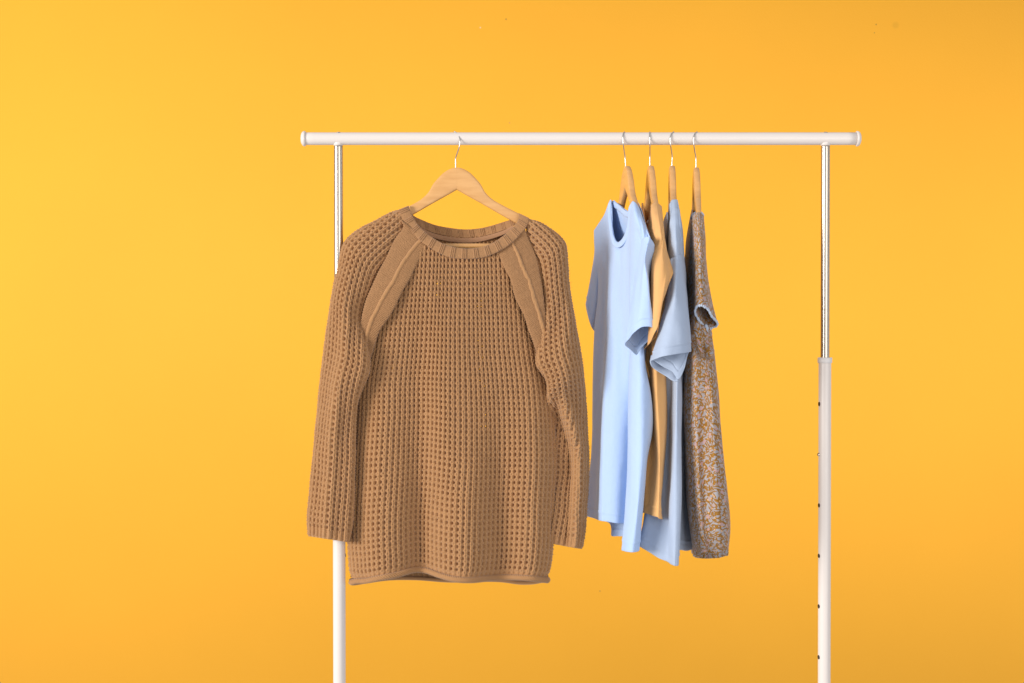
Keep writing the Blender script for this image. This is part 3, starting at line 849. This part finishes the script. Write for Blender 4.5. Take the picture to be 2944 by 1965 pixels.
def drape(name, cols, m, parent, origin, nr=120, sub=8, closed=True, wr=.0012, wscale=(14, 14, 4), seed=1, thick=.0013, hem=0, gather=None, uvoff=0.0, over=None):
    C = np.stack([resample(clear(c, over) if over is not None else PL(c), nr) for c in cols], 0)          # K, nr, 3
    Kc = len(C)
    if closed:
        E = np.concatenate([C[-2:], C, C[:3]], 0)
    else:
        E = C
    step = np.linalg.norm(np.diff(E, axis=0), axis=2).mean(1) ** .6 + 1e-4
    x = np.concatenate([[0], np.cumsum(step)])
    if closed:
        q = np.concatenate([np.linspace(x[2 + k], x[3 + k], sub, endpoint=False) for k in range(Kc)])
    else:
        q = np.concatenate([np.linspace(x[k], x[k + 1], sub, endpoint=False) for k in range(Kc - 1)] + [[x[-1]]])
    V = hermite(E, x, q).transpose(1, 0, 2)                        # nr, nc, 3
    nc = V.shape[1]
    Nn = grid_normals(V, closed)
    t = np.linspace(0, 1, nr)[:, None]
    a = vnoise(V, wscale, seed) + .5 * vnoise(V, np.array(wscale) * 2.3, seed + 1) + .25 * vnoise(V, np.array(wscale) * np.array([4, 4, 6]), seed + 2)
    a = a + .9 * vnoise(V, np.array([42, 42, 2.2]), seed + 5) + .35 * vnoise(V, np.array([38, 38, 24]), seed + 6)
    fade = sstep(0, .08, t)
    V = V + Nn * (a * wr * (.3 + .7 * fade))[..., None]
    if gather is not None:
        t0, amp, n = gather
        g = sstep(t0, t0 + .02, t)
        ph = np.linspace(0, 1, nc)[None, :] * 2 * math.pi * n
        V = V + Nn * (g * amp * (np.sin(ph + 1.5 * np.sin(ph * .37)) + .5 * vnoise(V, 300, 5)))[..., None]
    u = np.concatenate([[0], np.cumsum(np.linalg.norm(np.diff(V[nr // 2], axis=0), axis=1))])
    v = np.concatenate([np.zeros((1, nc)), np.cumsum(np.linalg.norm(np.diff(V, axis=0), axis=2), axis=0)], 0)
    UV = np.stack(np.broadcast_arrays(u[None, :] + uvoff, -v), -1)
    if hem:
        rem = v[-1:] - v
        out = np.sign(1.0)
        V = V + Nn * (np.where(rem < hem, .0009, 0) - .0012 * np.exp(-((rem - hem) / .0014) ** 2))[..., None]
    o = mesh_from(name, V - origin, grid_quads(nr, nc, closed), m, parent, UV.reshape(-1, 2))
    if thick:
        md = o.modifiers.new("thickness", 'SOLIDIFY'); md.thickness = thick; md.offset = 0
    return o, V, Nn
def strip(name, A, B, m, parent, origin, n=90, k=8, proud=.0018, bul=.0012):
    a = resample(PL(A), n); b = resample(PL(B), n)
    s = np.linspace(0, 1, k)[None, :, None]
    V = a[:, None] + (b - a)[:, None] * s
    Nn = grid_normals(V); sg = np.sign((-Nn[..., 1]).mean() - .6 * Nn[..., 0].mean())
    V = V + Nn * sg * (proud + bul * np.sqrt(np.clip(1 - (2 * s - 1) ** 2, 0, 1)))
    o = mesh_from(name, V - origin, grid_quads(n, k), m, parent)
    md = o.modifiers.new("thickness", 'SOLIDIFY'); md.thickness = .0016; md.offset = -1
    return o
def stitch(name, V, Nn, row, cols, m, parent, origin, both=1, rad=.00035):
    cols = np.asarray(cols); cols = cols[cols < V.shape[1]]
    pts = V[row, cols] + both * Nn[row, cols] * .0011
    return tube(name, pts - origin, rad, m, parent, n=5, res=len(pts) * 2)

# --- pale blue tee
def blue_tee():
    org = P(1803, 600, 0)
    r = thing("t_shirt", "pale periwinkle blue round neck tee next to the camel sweater", "t-shirt", tuple(org))
    cols = [
        [(1709, 662, .20), (1711, 730, .20), (1721, 800, .19), (1714, 955, .165), (1708, 1064, .155), (1704, 1192, .15), (1699, 1319, .145), (1691, 1400, .14), (1684, 1484, .135)],
        [(1735, 622, .14), (1736, 730, .12), (1738, 850, .10), (1735, 1000, .085), (1729, 1150, .08), (1722, 1300, .075), (1714, 1400, .07), (1708, 1491, .068)],
        [(1759, 580, .085), (1757, 680, .055), (1755, 781, .022), (1752, 860, .008), (1746, 988, -.008), (1737, 1115, -.016), (1732, 1217, -.02), (1728, 1345, -.022), (1726, 1498, -.024)],
        [(1763, 660, .045), (1766, 730, .01), (1764, 850, -.012), (1757, 1000, -.026), (1749, 1150, -.032), (1744, 1300, -.036), (1741, 1400, -.036), (1739, 1500, -.036)],
        [(1770, 690, .018), (1775, 740, -.012), (1776, 850, -.028), (1772, 1000, -.038), (1766, 1150, -.042), (1762, 1300, -.044), (1760, 1400, -.044), (1757, 1503, -.043)],
        [(1780, 699, -.005), (1786, 760, -.034), (1789, 850, -.045), (1789, 1000, -.047), (1786, 1150, -.048), (1783, 1300, -.047), (1781, 1400, -.045), (1777, 1506, -.044)],
        [(1799, 677, -.042), (1801, 740, -.06), (1802, 850, -.068), (1804, 1000, -.064), (1805, 1150, -.05), (1804, 1300, -.04), (1802, 1400, -.034), (1798, 1508, -.03)],
        [(1807, 645, -.064), (1806, 740, -.075), (1808, 850, -.080), (1812, 1000, -.070), (1819, 1150, -.050), (1820, 1300, -.03), (1818, 1400, -.025), (1812, 1525, -.025)],
        [(1812, 594, -.084), (1812, 660, -.098), (1811, 740, -.108), (1811, 850, -.112), (1810, 1000, -.112), (1808, 1105, -.114), (1806, 1217, -.118), (1802, 1370, -.12), (1797, 1472, -.12), (1786, 1578, -.12)],
        [(1822, 580, -.094), (1825, 740, -.12), (1822, 900, -.135), (1818, 1000, -.142), (1816, 1150, -.150), (1814, 1300, -.152), (1808, 1472, -.152), (1796, 1585, -.152)],
        [(1838, 600, -.126), (1840, 740, -.15), (1836, 900, -.158), (1834, 1000, -.162), (1834, 1150, -.168), (1832, 1300, -.170), (1826, 1472, -.172), (1811, 1588, -.172)],
        [(1853, 645, -.163), (1852, 760, -.17), (1850, 900, -.168), (1850, 1000, -.165), (1856, 1125, -.166), (1854, 1250, -.17), (1844, 1400, -.172), (1825, 1588, -.172)],
        [(1869, 685, -.196), (1866, 760, -.18), (1858, 900, -.165), (1849, 960, -.160), (1846, 1003, -.158), (1852, 1045, -.156), (1863, 1083, -.153), (1871, 1125, -.150), (1877, 1207, -.145), (1862, 1319, -.145), (1850, 1472, -.15), (1837, 1582, -.15)],
        [(1871, 688, -.190), (1866, 800, -.15), (1847, 1000, -.14), (1864, 1125, -.12), (1870, 1207, -.11), (1858, 1319, -.11), (1846, 1450, -.11), (1834, 1565, -.12)],
        [(1857, 648, -.152), (1860, 760, -.11), (1858, 1000, -.07), (1852, 1150, -.05), (1846, 1300, -.05), (1836, 1555, -.06)],
        [(1842, 600, -.116), (1848, 700, -.07), (1850, 900, -.03), (1846, 1100, -.01), (1838, 1300, -.01), (1826, 1552, -.03)],
        [(1828, 582, -.084), (1832, 680, -.03), (1835, 850, .01), (1832, 1100, .03), (1825, 1300, .02), (1812, 1546, .0)],
        [(1812, 606, -.062), (1818, 700, -.01), (1822, 850, .03), (1818, 1100, .045), (1808, 1300, .04), (1796, 1543, .02)],
        [(1799, 604, -.02), (1806, 700, .03), (1810, 850, .06), (1805, 1100, .07), (1792, 1300, .06), (1776, 1542, .04)],
        [(1783, 591, .035), (1790, 700, .07), (1794, 850, .09), (1785, 1100, .095), (1772, 1300, .08), (1759, 1540, .055)],
        [(1770, 582, .075), (1778, 700, .10), (1780, 850, .12), (1772, 1100, .12), (1762, 1300, .11), (1758, 1510, .09)],
        [(1761, 579, .098), (1764, 700, .13), (1762, 850, .15), (1755, 1100, .145), (1746, 1300, .14), (1738, 1498, .12)],
        [(1737, 622, .155), (1744, 730, .175), (1747, 850, .18), (1738, 1000, .17), (1728, 1150, .165), (1720, 1300, .16), (1710, 1490, .145)],
    ]
    o, V, Nn = drape("shirt_body", cols, BLUE, r, org, nr=260, over=(0, 0, [(580, 1822), (640, 1840), (690, 1856), (800, 1850), (1000, 1850)]), sub=10, wr=0.0016, seed=4, hem=.017)
    rows = [int(260 * .982)]
    stitch("hem_stitching", V, Nn, 254, np.arange(0, 235), THREAD, r, org)
    far = [
        [(1710, 668, .205), (1709, 731, .225), (1701, 781, .235), (1690, 846, .245), (1683, 874, .25)],
        [(1714, 668, .19), (1714, 731, .20), (1709, 790, .205), (1702, 850, .215), (1691, 915, .22)],
        [(1722, 676, .185), (1722, 750, .185), (1718, 830, .19), (1710, 900, .20), (1702, 944, .21)],
        [(1730, 680, .19), (1728, 760, .195), (1724, 850, .20), (1718, 920, .21), (1714, 957, .22)],
        [(1734, 680, .21), (1734, 760, .225), (1730, 850, .24), (1724, 920, .25), (1718, 950, .255)],
        [(1725, 672, .225), (1722, 750, .25), (1715, 830, .265), (1704, 890, .275), (1698, 915, .28)],
        [(1714, 667, .225), (1712, 731, .25), (1706, 790, .265), (1696, 850, .275), (1688, 885, .28)],
    ]
    o, V, Nn = drape("sleeve", far, BLUE, r, org, nr=90, sub=8, wr=.0008, seed=8, hem=.014)
    near = [
        [(1844, 694, -.178), (1828, 780, -.176), (1813, 880, -.186), (1796, 991, -.195)],
        [(1849, 687, -.196), (1837, 770, -.202), (1823, 880, -.214), (1808, 972, -.215)],
        [(1856, 682, -.206), (1847, 760, -.220), (1838, 860, -.232), (1822, 956, -.235)],
        [(1863, 681, -.210), (1851, 750, -.230), (1850, 860, -.245), (1845, 941, -.248)],
        [(1868, 684, -.212), (1854, 748, -.234), (1861, 805, -.244), (1866, 870, -.248), (1868, 940, -.248)],
        [(1874, 691, -.208), (1859, 748, -.226), (1865, 805, -.234), (1869, 870, -.238), (1887, 950, -.238)],
        [(1881, 706, -.195), (1878, 760, -.185), (1869, 810, -.180), (1870, 870, -.185), (1884, 958, -.212)],
        [(1875, 704, -.178), (1870, 800, -.160), (1866, 900, -.165), (1868, 978, -.185)],
        [(1860, 696, -.165), (1850, 800, -.155), (1842, 900, -.155), (1847, 999, -.172)],
        [(1850, 696, -.160), (1834, 800, -.152), (1822, 900, -.160), (1828, 1021, -.172)],
        [(1845, 696, -.165), (1829, 800, -.160), (1814, 890, -.170), (1809, 1004, -.182)],
    ]
    o, V, Nn = drape("sleeve", near, BLUE, r, org, nr=120, sub=10, wr=0.0018, seed=12, hem=.016)
    stitch("hem_stitching", V, Nn, 112, np.arange(2, 50), THREAD, r, org)
    up = [(1760, 579, .083), (1759, 605, .076), (1761, 635, .060), (1764, 664, .042), (1768, 682, .022), (1773, 695, .008), (1780, 699, -.005), (1789, 693, -.022), (1799, 677, -.042), (1806, 654, -.060), (1810, 624, -.072), (1812, 597, -.081), (1822, 580, -.094)]
    lo = [(1752, 589, .088), (1750, 612, .080), (1752, 640, .064), (1756, 670, .046), (1761, 692, .026), (1768, 708, .004), (1780, 714, -.018), (1792, 708, -.036), (1806, 688, -.056), (1815, 662, -.072), (1820, 630, -.084), (1823, 605, -.093), (1834, 590, -.110)]
    strip("collar", up, lo, BLUE, r, org)
    ub = [(1762, 579, .098), (1770, 582, .077), (1783, 591, .037), (1793, 600, .0), (1803, 607, -.03), (1812, 606, -.06), (1822, 588, -.08)]
    lb = [(1764, 596, .098), (1772, 599, .077), (1784, 608, .037), (1794, 617, .0), (1804, 624, -.03), (1814, 623, -.06), (1824, 600, -.08)]
    strip("back_collar", ub, lb, BLUE, r, org, proud=.0008)
blue_tee()

# --- apricot sleeveless top
def apricot_top():
    org = P(1871, 600, 0)
    r = thing("sleeveless_top", "apricot orange cap sleeve top squeezed between the two blue tees", "top", tuple(org))
    cols = [
        [(1845, 640, .19), (1842, 900, .17), (1840, 1200, .16), (1838, 1465, .15)],
        [(1847, 585, .10), (1846, 750, .09), (1842, 1000, .08), (1838, 1250, .07), (1836, 1468, .06)],
        [(1858, 655, .02), (1852, 800, .0), (1846, 1000, -.01), (1840, 1250, -.02), (1838, 1472, -.02)],
        [(1866, 648, -.05), (1862, 780, -.09), (1852, 1000, -.11), (1852, 1250, -.10), (1848, 1475, -.11)],
        [(1873, 592, -.090), (1874, 750, -.13), (1866, 1000, -.130), (1870, 1150, -.115), (1872, 1300, -.112), (1862, 1479, -.130)],
        [(1881, 586, -.096), (1890, 750, -.15), (1878, 950, -.155), (1876, 1090, -.150), (1881, 1207, -.142), (1887, 1290, -.140), (1886, 1390, -.145), (1876, 1484, -.152)],
        [(1889, 586, -.095), (1906, 700, -.14), (1900, 850, -.15), (1890, 1000, -.158), (1890, 1150, -.160), (1895, 1280, -.160), (1895, 1390, -.160), (1890, 1488, -.162)],
        [(1896, 590, -.094), (1908, 690, -.13), (1910, 850, -.14), (1905, 1000, -.145), (1907, 1150, -.148), (1906, 1280, -.152), (1900, 1390, -.155), (1899, 1492, -.160)],
        [(1901, 597, -.088), (1909, 690, -.12), (1914, 850, -.12), (1914, 1079, -.12), (1917, 1192, -.12), (1912, 1294, -.125), (1905, 1390, -.13), (1902, 1462, -.14), (1907, 1493, -.14)],
        [(1897, 610, -.04), (1906, 800, -.05), (1908, 1079, -.06), (1910, 1192, -.07), (1906, 1294, -.07), (1898, 1400, -.08), (1896, 1488, -.09)],
        [(1886, 640, .03), (1900, 800, .02), (1902, 1100, .01), (1895, 1300, .0), (1885, 1478, -.01)],
        [(1872, 610, .10), (1886, 900, .11), (1890, 1200, .11), (1880, 1470, .10)],
        [(1860, 640, .19), (1872, 900, .17), (1875, 1200, .16), (1868, 1466, .15)],
    ]
    drape("top_body", cols, ORANGE, r, org, nr=220, over=(0, 0, [(586, 1882), (650, 1894), (740, 1906), (850, 1898), (1000, 1880)]), sub=10, wr=0.0018, seed=21, hem=.017)
    cap_ = [
        [(1874, 594, -.088), (1876, 680, -.14), (1876, 780, -.18), (1872, 880, -.19), (1868, 985, -.19)],
        [(1879, 586, -.097), (1885, 680, -.16), (1890, 780, -.195), (1886, 860, -.205), (1879, 962, -.205)],
        [(1886, 584, -.099), (1896, 670, -.165), (1905, 760, -.195), (1904, 830, -.205), (1891, 940, -.208)],
        [(1892, 586, -.098), (1902, 670, -.160), (1913, 745, -.185), (1914, 800, -.197), (1904, 869, -.202)],
        [(1898, 591, -.094), (1906, 670, -.145), (1918, 742, -.168), (1923, 790, -.182), (1916, 834, -.188)],
        [(1902, 596, -.088), (1902, 618, -.100), (1909, 672, -.125), (1917, 722, -.145), (1925, 753, -.160), (1934, 787, -.168)],
        [(1900, 600, -.078), (1901, 620, -.085), (1908, 674, -.104), (1916, 724, -.122), (1924, 752, -.135), (1933, 769, -.145)],
        [(1895, 605, -.07), (1902, 680, -.09), (1912, 750, -.10), (1918, 790, -.115), (1922, 806, -.125)],
        [(1886, 610, -.07), (1892, 700, -.09), (1902, 800, -.10), (1903, 850, -.12), (1903, 886, -.13)],
        [(1877, 605, -.075), (1879, 700, -.10), (1876, 850, -.12), (1872, 920, -.13), (1868, 975, -.14)],
    ]
    cap_ = [[(x, y, d - .045 * float(sstep(640, 800, np.array(float(y))))) for (x, y, d) in c] for c in cap_]
    o, V, Nn = drape("cap_sleeve", cap_, ORANGE, r, org, nr=140, over=(0, .005, [(586, 1882), (650, 1894), (740, 1906), (850, 1898), (1000, 1880)]), sub=10, wr=.0009, seed=27)
    stitch("hem_stitching", V, Nn, 133, np.arange(2, 48), THREADO, r, org)
    tube("armhole_binding", PL([(1892, 935, -.250), (1890, 955, -.235), (1873, 980, -.185), (1857, 998, -.165), (1851, 1006, -.160), (1850, 1018, -.158), (1855, 1040, -.156), (1861, 1062, -.154), (1867, 1085, -.150)]) - org, [.0012, .0012, .0009, .0004], ORANGE, r, n=10, res=90)
    tube("back_binding", PL([(1873, 592, -.092), (1868, 625, -.07), (1866, 648, -.052), (1858, 656, .018), (1850, 625, .07), (1847, 586, .10)]) - org, .0022, ORANGE, r, n=8, res=60)
    t = mesh_from("care_tag", PL([(1856, 640, .06), (1866, 632, .03), (1869, 640, .03), (1858, 649, .06)]) - org, np.array([[0, 1, 2, 3]]), TAG, r, smooth=False)
    md = t.modifiers.new("thickness", 'SOLIDIFY'); md.thickness = .0008
apricot_top()

# --- dusty blue tee
def dusty_tee():
    org = P(1933, 600, 0)
    r = thing("t_shirt", "dusty grey blue tee with wide draped short sleeve beside the floral blouse", "t-shirt", tuple(org))
    cols = [
        [(1908, 650, .19), (1900, 900, .17), (1895, 1200, .16), (1890, 1560, .15)],
        [(1917, 610, .09), (1910, 900, .08), (1895, 1200, .07), (1870, 1578, .06)],
        [(1921, 640, .0), (1908, 900, -.03), (1890, 1200, -.06), (1865, 1400, -.07), (1842, 1572, -.08)],
        [(1924, 596, -.078), (1916, 760, -.10), (1905, 1000, -.105), (1890, 1250, -.105), (1862, 1450, -.11), (1839, 1573, -.115)],
        [(1927, 584, -.088), (1922, 760, -.125), (1915, 1000, -.12), (1903, 1250, -.112), (1884, 1450, -.118), (1869, 1590, -.13)],
        [(1932, 576, -.094), (1930, 760, -.138), (1925, 1000, -.13), (1916, 1250, -.112), (1903, 1450, -.122), (1895, 1606, -.142)],
        [(1938, 575, -.096), (1940, 760, -.148), (1932, 1000, -.136), (1922, 1250, -.115), (1916, 1400, -.12), (1914, 1500, -.135), (1914, 1614, -.150)],
        [(1944, 575, -.096), (1950, 760, -.150), (1940, 1000, -.146), (1929, 1200, -.135), (1925, 1345, -.140), (1926, 1500, -.158), (1928, 1623, -.165)],
        [(1948, 578, -.094), (1958, 760, -.145), (1948, 1000, -.150), (1942, 1200, -.158), (1938, 1345, -.165), (1938, 1500, -.175), (1936, 1627, -.178)],
        [(1952, 596, -.086), (1963, 760, -.138), (1954, 1000, -.145), (1953, 1200, -.156), (1951, 1345, -.166), (1949, 1500, -.176), (1945, 1628, -.178)],
        [(1954, 610, -.078), (1967, 760, -.125), (1958, 1000, -.13), (1961, 1200, -.145), (1961, 1345, -.155), (1956, 1472, -.165), (1952, 1625, -.17)],
        [(1951, 620, -.04), (1969, 780, -.08), (1964, 1000, -.07), (1960, 1200, -.09), (1956, 1400, -.10), (1950, 1584, -.10)],
        [(1948, 620, -.01), (1972, 800, -.04), (1980, 1000, -.035), (1982, 1200, -.035), (1980, 1400, -.03), (1974, 1584, -.03)],
        [(1945, 625, .02), (1972, 800, .0), (1990, 1000, .0), (1998, 1200, .0), (2000, 1400, .0), (1996, 1578, .0)],
        [(1936, 620, .10), (1958, 900, .10), (1975, 1200, .10), (1980, 1565, .09)],
        [(1922, 650, .19), (1935, 900, .18), (1940, 1200, .18), (1935, 1550, .17)],
    ]
    o, V, Nn = drape("shirt_body", cols, GREYBLUE, r, org, nr=260, over=(0, .005, [(578, 1939), (740, 1945), (1000, 1940)]), sub=9, wr=0.0021, seed=31, hem=.018)
    stitch("hem_stitching", V, Nn, 253, np.arange(20, 130), THREADG, r, org)
    stitch("collar_seam", V, Nn, 5, np.arange(28, 94), THREADG, r, org, rad=.0006)
    sl = [
        [(1927, 746, -.188), (1914, 850, -.215), (1892, 950, -.235), (1870, 1037, -.242)],
        [(1935, 741, -.192), (1925, 850, -.228), (1910, 950, -.260), (1893, 1028, -.268)],
        [(1944, 737, -.195), (1940, 850, -.242), (1934, 950, -.268), (1924, 1022, -.275)],
        [(1953, 733, -.191), (1958, 850, -.230), (1960, 950, -.262), (1958, 1017, -.268)],
        [(1961, 733, -.178), (1973, 830, -.205), (1982, 930, -.232), (1989, 1012, -.238)],
        [(1965, 745, -.160), (1976, 840, -.180), (1984, 930, -.205), (1988, 1010, -.215)],
        [(1960, 760, -.130), (1970, 860, -.165), (1976, 950, -.195), (1979, 1018, -.215)],
        [(1952, 760, -.130), (1960, 860, -.165), (1965, 960, -.20), (1967, 1061, -.225)],
        [(1944, 760, -.135), (1948, 860, -.17), (1950, 960, -.205), (1950, 1091, -.235)],
        [(1937, 758, -.138), (1934, 860, -.175), (1930, 960, -.205), (1932, 1069, -.228)],
        [(1931, 755, -.142), (1922, 860, -.18), (1912, 960, -.208), (1906, 1056, -.225)],
        [(1927, 750, -.148), (1915, 860, -.19), (1898, 960, -.215), (1882, 1040, -.228)],
    ]
    o, V, Nn = drape("sleeve", sl, GREYBLUE, r, org, nr=130, sub=10, wr=0.0024, seed=35, hem=.017)
    stitch("hem_stitching", V, Nn, 120, np.arange(2, 46), THREADG, r, org)
    stitch("shoulder_seam", V, Nn, 1, np.arange(0, 46), THREADG, r, org, rad=.0005)
    inner = [
        [(1873, 1022, -.225), (1869.5, 1040, -.232)],
        [(1880, 1026, -.218), (1872, 1050, -.228)],
        [(1895, 1040, -.208), (1880, 1060, -.220)],
        [(1912, 1050, -.205), (1898, 1072, -.216)],
        [(1930, 1060, -.208), (1916, 1083, -.216)],
        [(1940, 1070, -.212), (1930, 1093, -.224)],
        [(1948, 1080, -.216), (1941, 1097, -.232)],
        [(1950, 1078, -.224), (1949, 1095, -.238)],
    ]
    drape("sleeve_facing", inner, GREYBLUE, r, org, nr=24, sub=8, closed=False, wr=.0003, seed=37, thick=.0022)
dusty_tee()

# --- floral blouse
def floral_blouse():
    org = P(2002, 620, 0)
    r = thing("blouse", "ochre and lilac floral print blouse with scalloped sleeve trim, last on the bar", "blouse", tuple(org))
    cols = [
        [(1972, 715, .195), (1968, 900, .17), (1966, 1200, .15), (1985, 1450, .12), (1996, 1590, .10)],
        [(1988, 605, .10), (1980, 720, .10), (1974, 900, .09), (1968, 1100, .07), (1968, 1300, .05), (1980, 1480, .04), (1998, 1594, .03)],
        [(1991, 632, .0), (1984, 760, .0), (1978, 950, -.02), (1968, 1074, -.06), (1961, 1166, -.08), (1966, 1243, -.09), (1973, 1345, -.09), (1979, 1447, -.09), (1989, 1523, -.08), (2000, 1600, -.06)],
        [(1992, 622, -.085), (1993, 750, -.108), (1988, 900, -.11), (1980, 1050, -.115), (1978, 1200, -.125), (1984, 1345, -.13), (1990, 1450, -.13), (1998, 1530, -.115), (2008, 1604, -.085)],
        [(1997, 616, -.095), (2002, 750, -.138), (2000, 900, -.142), (2000, 1050, -.142), (2002, 1200, -.150), (2008, 1345, -.155), (2012, 1450, -.155), (2018, 1530, -.14), (2025, 1606, -.10)],
        [(2002, 613, -.096), (2008, 750, -.148), (2010, 900, -.150), (2016, 1050, -.142), (2020, 1200, -.146), (2022, 1345, -.148), (2024, 1450, -.148), (2029, 1530, -.136), (2036, 1606, -.10)],
        [(2008, 612, -.096), (2014, 750, -.150), (2019, 900, -.155), (2028, 1050, -.142), (2032, 1200, -.146), (2034, 1345, -.152), (2036, 1450, -.152), (2040, 1530, -.14), (2046, 1606, -.103)],
        [(2014, 613, -.093), (2021, 750, -.144), (2028, 900, -.15), (2041, 1050, -.152), (2048, 1200, -.160), (2055, 1345, -.167), (2060, 1450, -.167), (2065, 1530, -.152), (2066, 1605, -.108)],
        [(2020, 618, -.088), (2025, 745, -.134), (2032, 890, -.14), (2050, 1040, -.142), (2062, 1180, -.148), (2072, 1330, -.154), (2082, 1440, -.154), (2086, 1525, -.142), (2083, 1601, -.102)],
        [(2022, 628, -.080), (2027, 740, -.12), (2034, 880, -.12), (2052, 1013, -.12), (2063, 1115, -.12), (2071, 1217, -.125), (2080, 1319, -.13), (2091, 1421, -.13), (2099, 1513, -.12), (2094, 1598, -.09)],
        [(2018, 640, -.02), (2028, 800, -.03), (2050, 1050, -.04), (2068, 1300, -.05), (2086, 1510, -.05), (2084, 1592, -.045)],
        [(2002, 606, .09), (2016, 800, .09), (2035, 1100, .07), (2050, 1350, .05), (2060, 1590, .03)],
        [(1990, 690, .195), (2004, 850, .17), (2020, 1150, .14), (2030, 1400, .11), (2034, 1588, .09)],
    ]
    drape("blouse_body", cols, FLORAL, r, org, nr=300, over=(6, 0, [(612, 2008), (750, 2014), (1000, 2020)]), sub=14, wr=0.0021, seed=41, gather=(.968, .0011, 62))
    sl = [
        [(2001, 690, -.150), (1999, 800, -.178), (1998, 896, -.20)],
        [(2005, 686, -.160), (2003, 785, -.195), (2004, 879, -.216)],
        [(2012, 686, -.164), (2012, 780, -.204), (2018, 877, -.226)],
        [(2018, 688, -.157), (2023, 785, -.196), (2034, 886, -.216)],
        [(2023, 692, -.140), (2031, 795, -.172), (2046, 908, -.196)],
        [(2026, 705, -.120), (2037, 812, -.146), (2047, 868, -.158), (2061, 927, -.172)],
        [(2024, 715, -.106), (2034, 830, -.125), (2056, 938, -.155)],
        [(2014, 715, -.112), (2018, 840, -.13), (2034, 945, -.16)],
        [(2006, 708, -.124), (2007, 830, -.148), (2018, 930, -.176)],
        [(2001, 700, -.138), (2000, 815, -.164), (2006, 914, -.19)],
    ]
    o, V, Nn = drape("sleeve", sl, FLORAL, r, org, nr=90, sub=12, wr=.0010, seed=44, uvoff=.4)
    # scalloped trim round the sleeve opening
    ring = V[-1]
    L = chord(np.concatenate([ring, ring[:1]]))
    n = 46
    q = np.linspace(0, L[-1], n, endpoint=False)
    rr = np.concatenate([ring, ring[:1]])
    c = np.stack([np.interp(q, L, rr[:, k]) for k in range(3)], -1)
    def beads(name, centers, rad, squash=(1, 1, 1)):
        vs, qs = [], []
        a = 8; b = 6
        for i, cc in enumerate(centers):
            th = np.linspace(0, 2 * math.pi, a, endpoint=False)[None, :]; ph = np.linspace(.12, math.pi - .12, b)[:, None]
            s = rad * (1 + .22 * math.sin(i * 2.3))
            S = np.stack([np.sin(ph) * np.cos(th) * s * squash[0], np.sin(ph) * np.sin(th) * s * squash[1], np.cos(ph) * s * squash[2] + 0 * th], -1) + cc
            qs.append(grid_quads(b, a, True) + i * a * b); vs.append(S.reshape(-1, 3))
        return mesh_from(name, np.concatenate(vs) - org, np.concatenate(qs), LACE, r)
    beads("scalloped_trim", c + np.array([0, -.001, -.0012]), .0023, (1, .5, 1.1))
    rf = resample(PL([(2030, 938, -.178), (2033, 950, -.172), (2029, 962, -.170), (2031, 975, -.170), (2028, 985, -.168)]), 7)
    beads("ruffle_trim", rf, .0036, (.9, .6, 1.1))
    # gathered underside of the puffed sleeve
    puff = [
        [(1998, 890, -.168), (1990, 960, -.172), (1993, 1005, -.168), (2004, 1024, -.150)],
        [(2006, 905, -.175), (2001, 960, -.190), (2004, 1010, -.186), (2012, 1028, -.158)],
        [(2014, 920, -.172), (2012, 970, -.186), (2014, 1012, -.188), (2022, 1030, -.160)],
        [(2022, 930, -.168), (2024, 975, -.182), (2022, 1002, -.180), (2030, 1026, -.160)],
        [(2032, 935, -.164), (2036, 975, -.178), (2036, 1008, -.182), (2040, 1027, -.158)],
        [(2042, 930, -.150), (2047, 965, -.158), (2046, 1000, -.156), (2048, 1018, -.142)],
        [(2040, 930, -.130), (2044, 970, -.13), (2044, 1000, -.13), (2046, 1014, -.13)],
        [(2010, 900, -.130), (2010, 970, -.12), (2010, 1010, -.12), (2014, 1020, -.13)],
    ]
    drape("sleeve_gather", puff, FLORAL, r, org, nr=60, sub=12, wr=.0036, wscale=(60, 60, 40), seed=47, uvoff=.8)
    strip("neck_trim", [(1990, 626, -.086), (1995, 616, -.097), (2003, 611.5, -.1), (2012, 611, -.1), (2019, 617, -.094)],
          [(1990, 632, -.089), (1995, 622, -.102), (2003, 617.5, -.105), (2012, 617, -.105), (2020, 624, -.096)], LACE, r, org, n=40, proud=.0012)
floral_blouse()
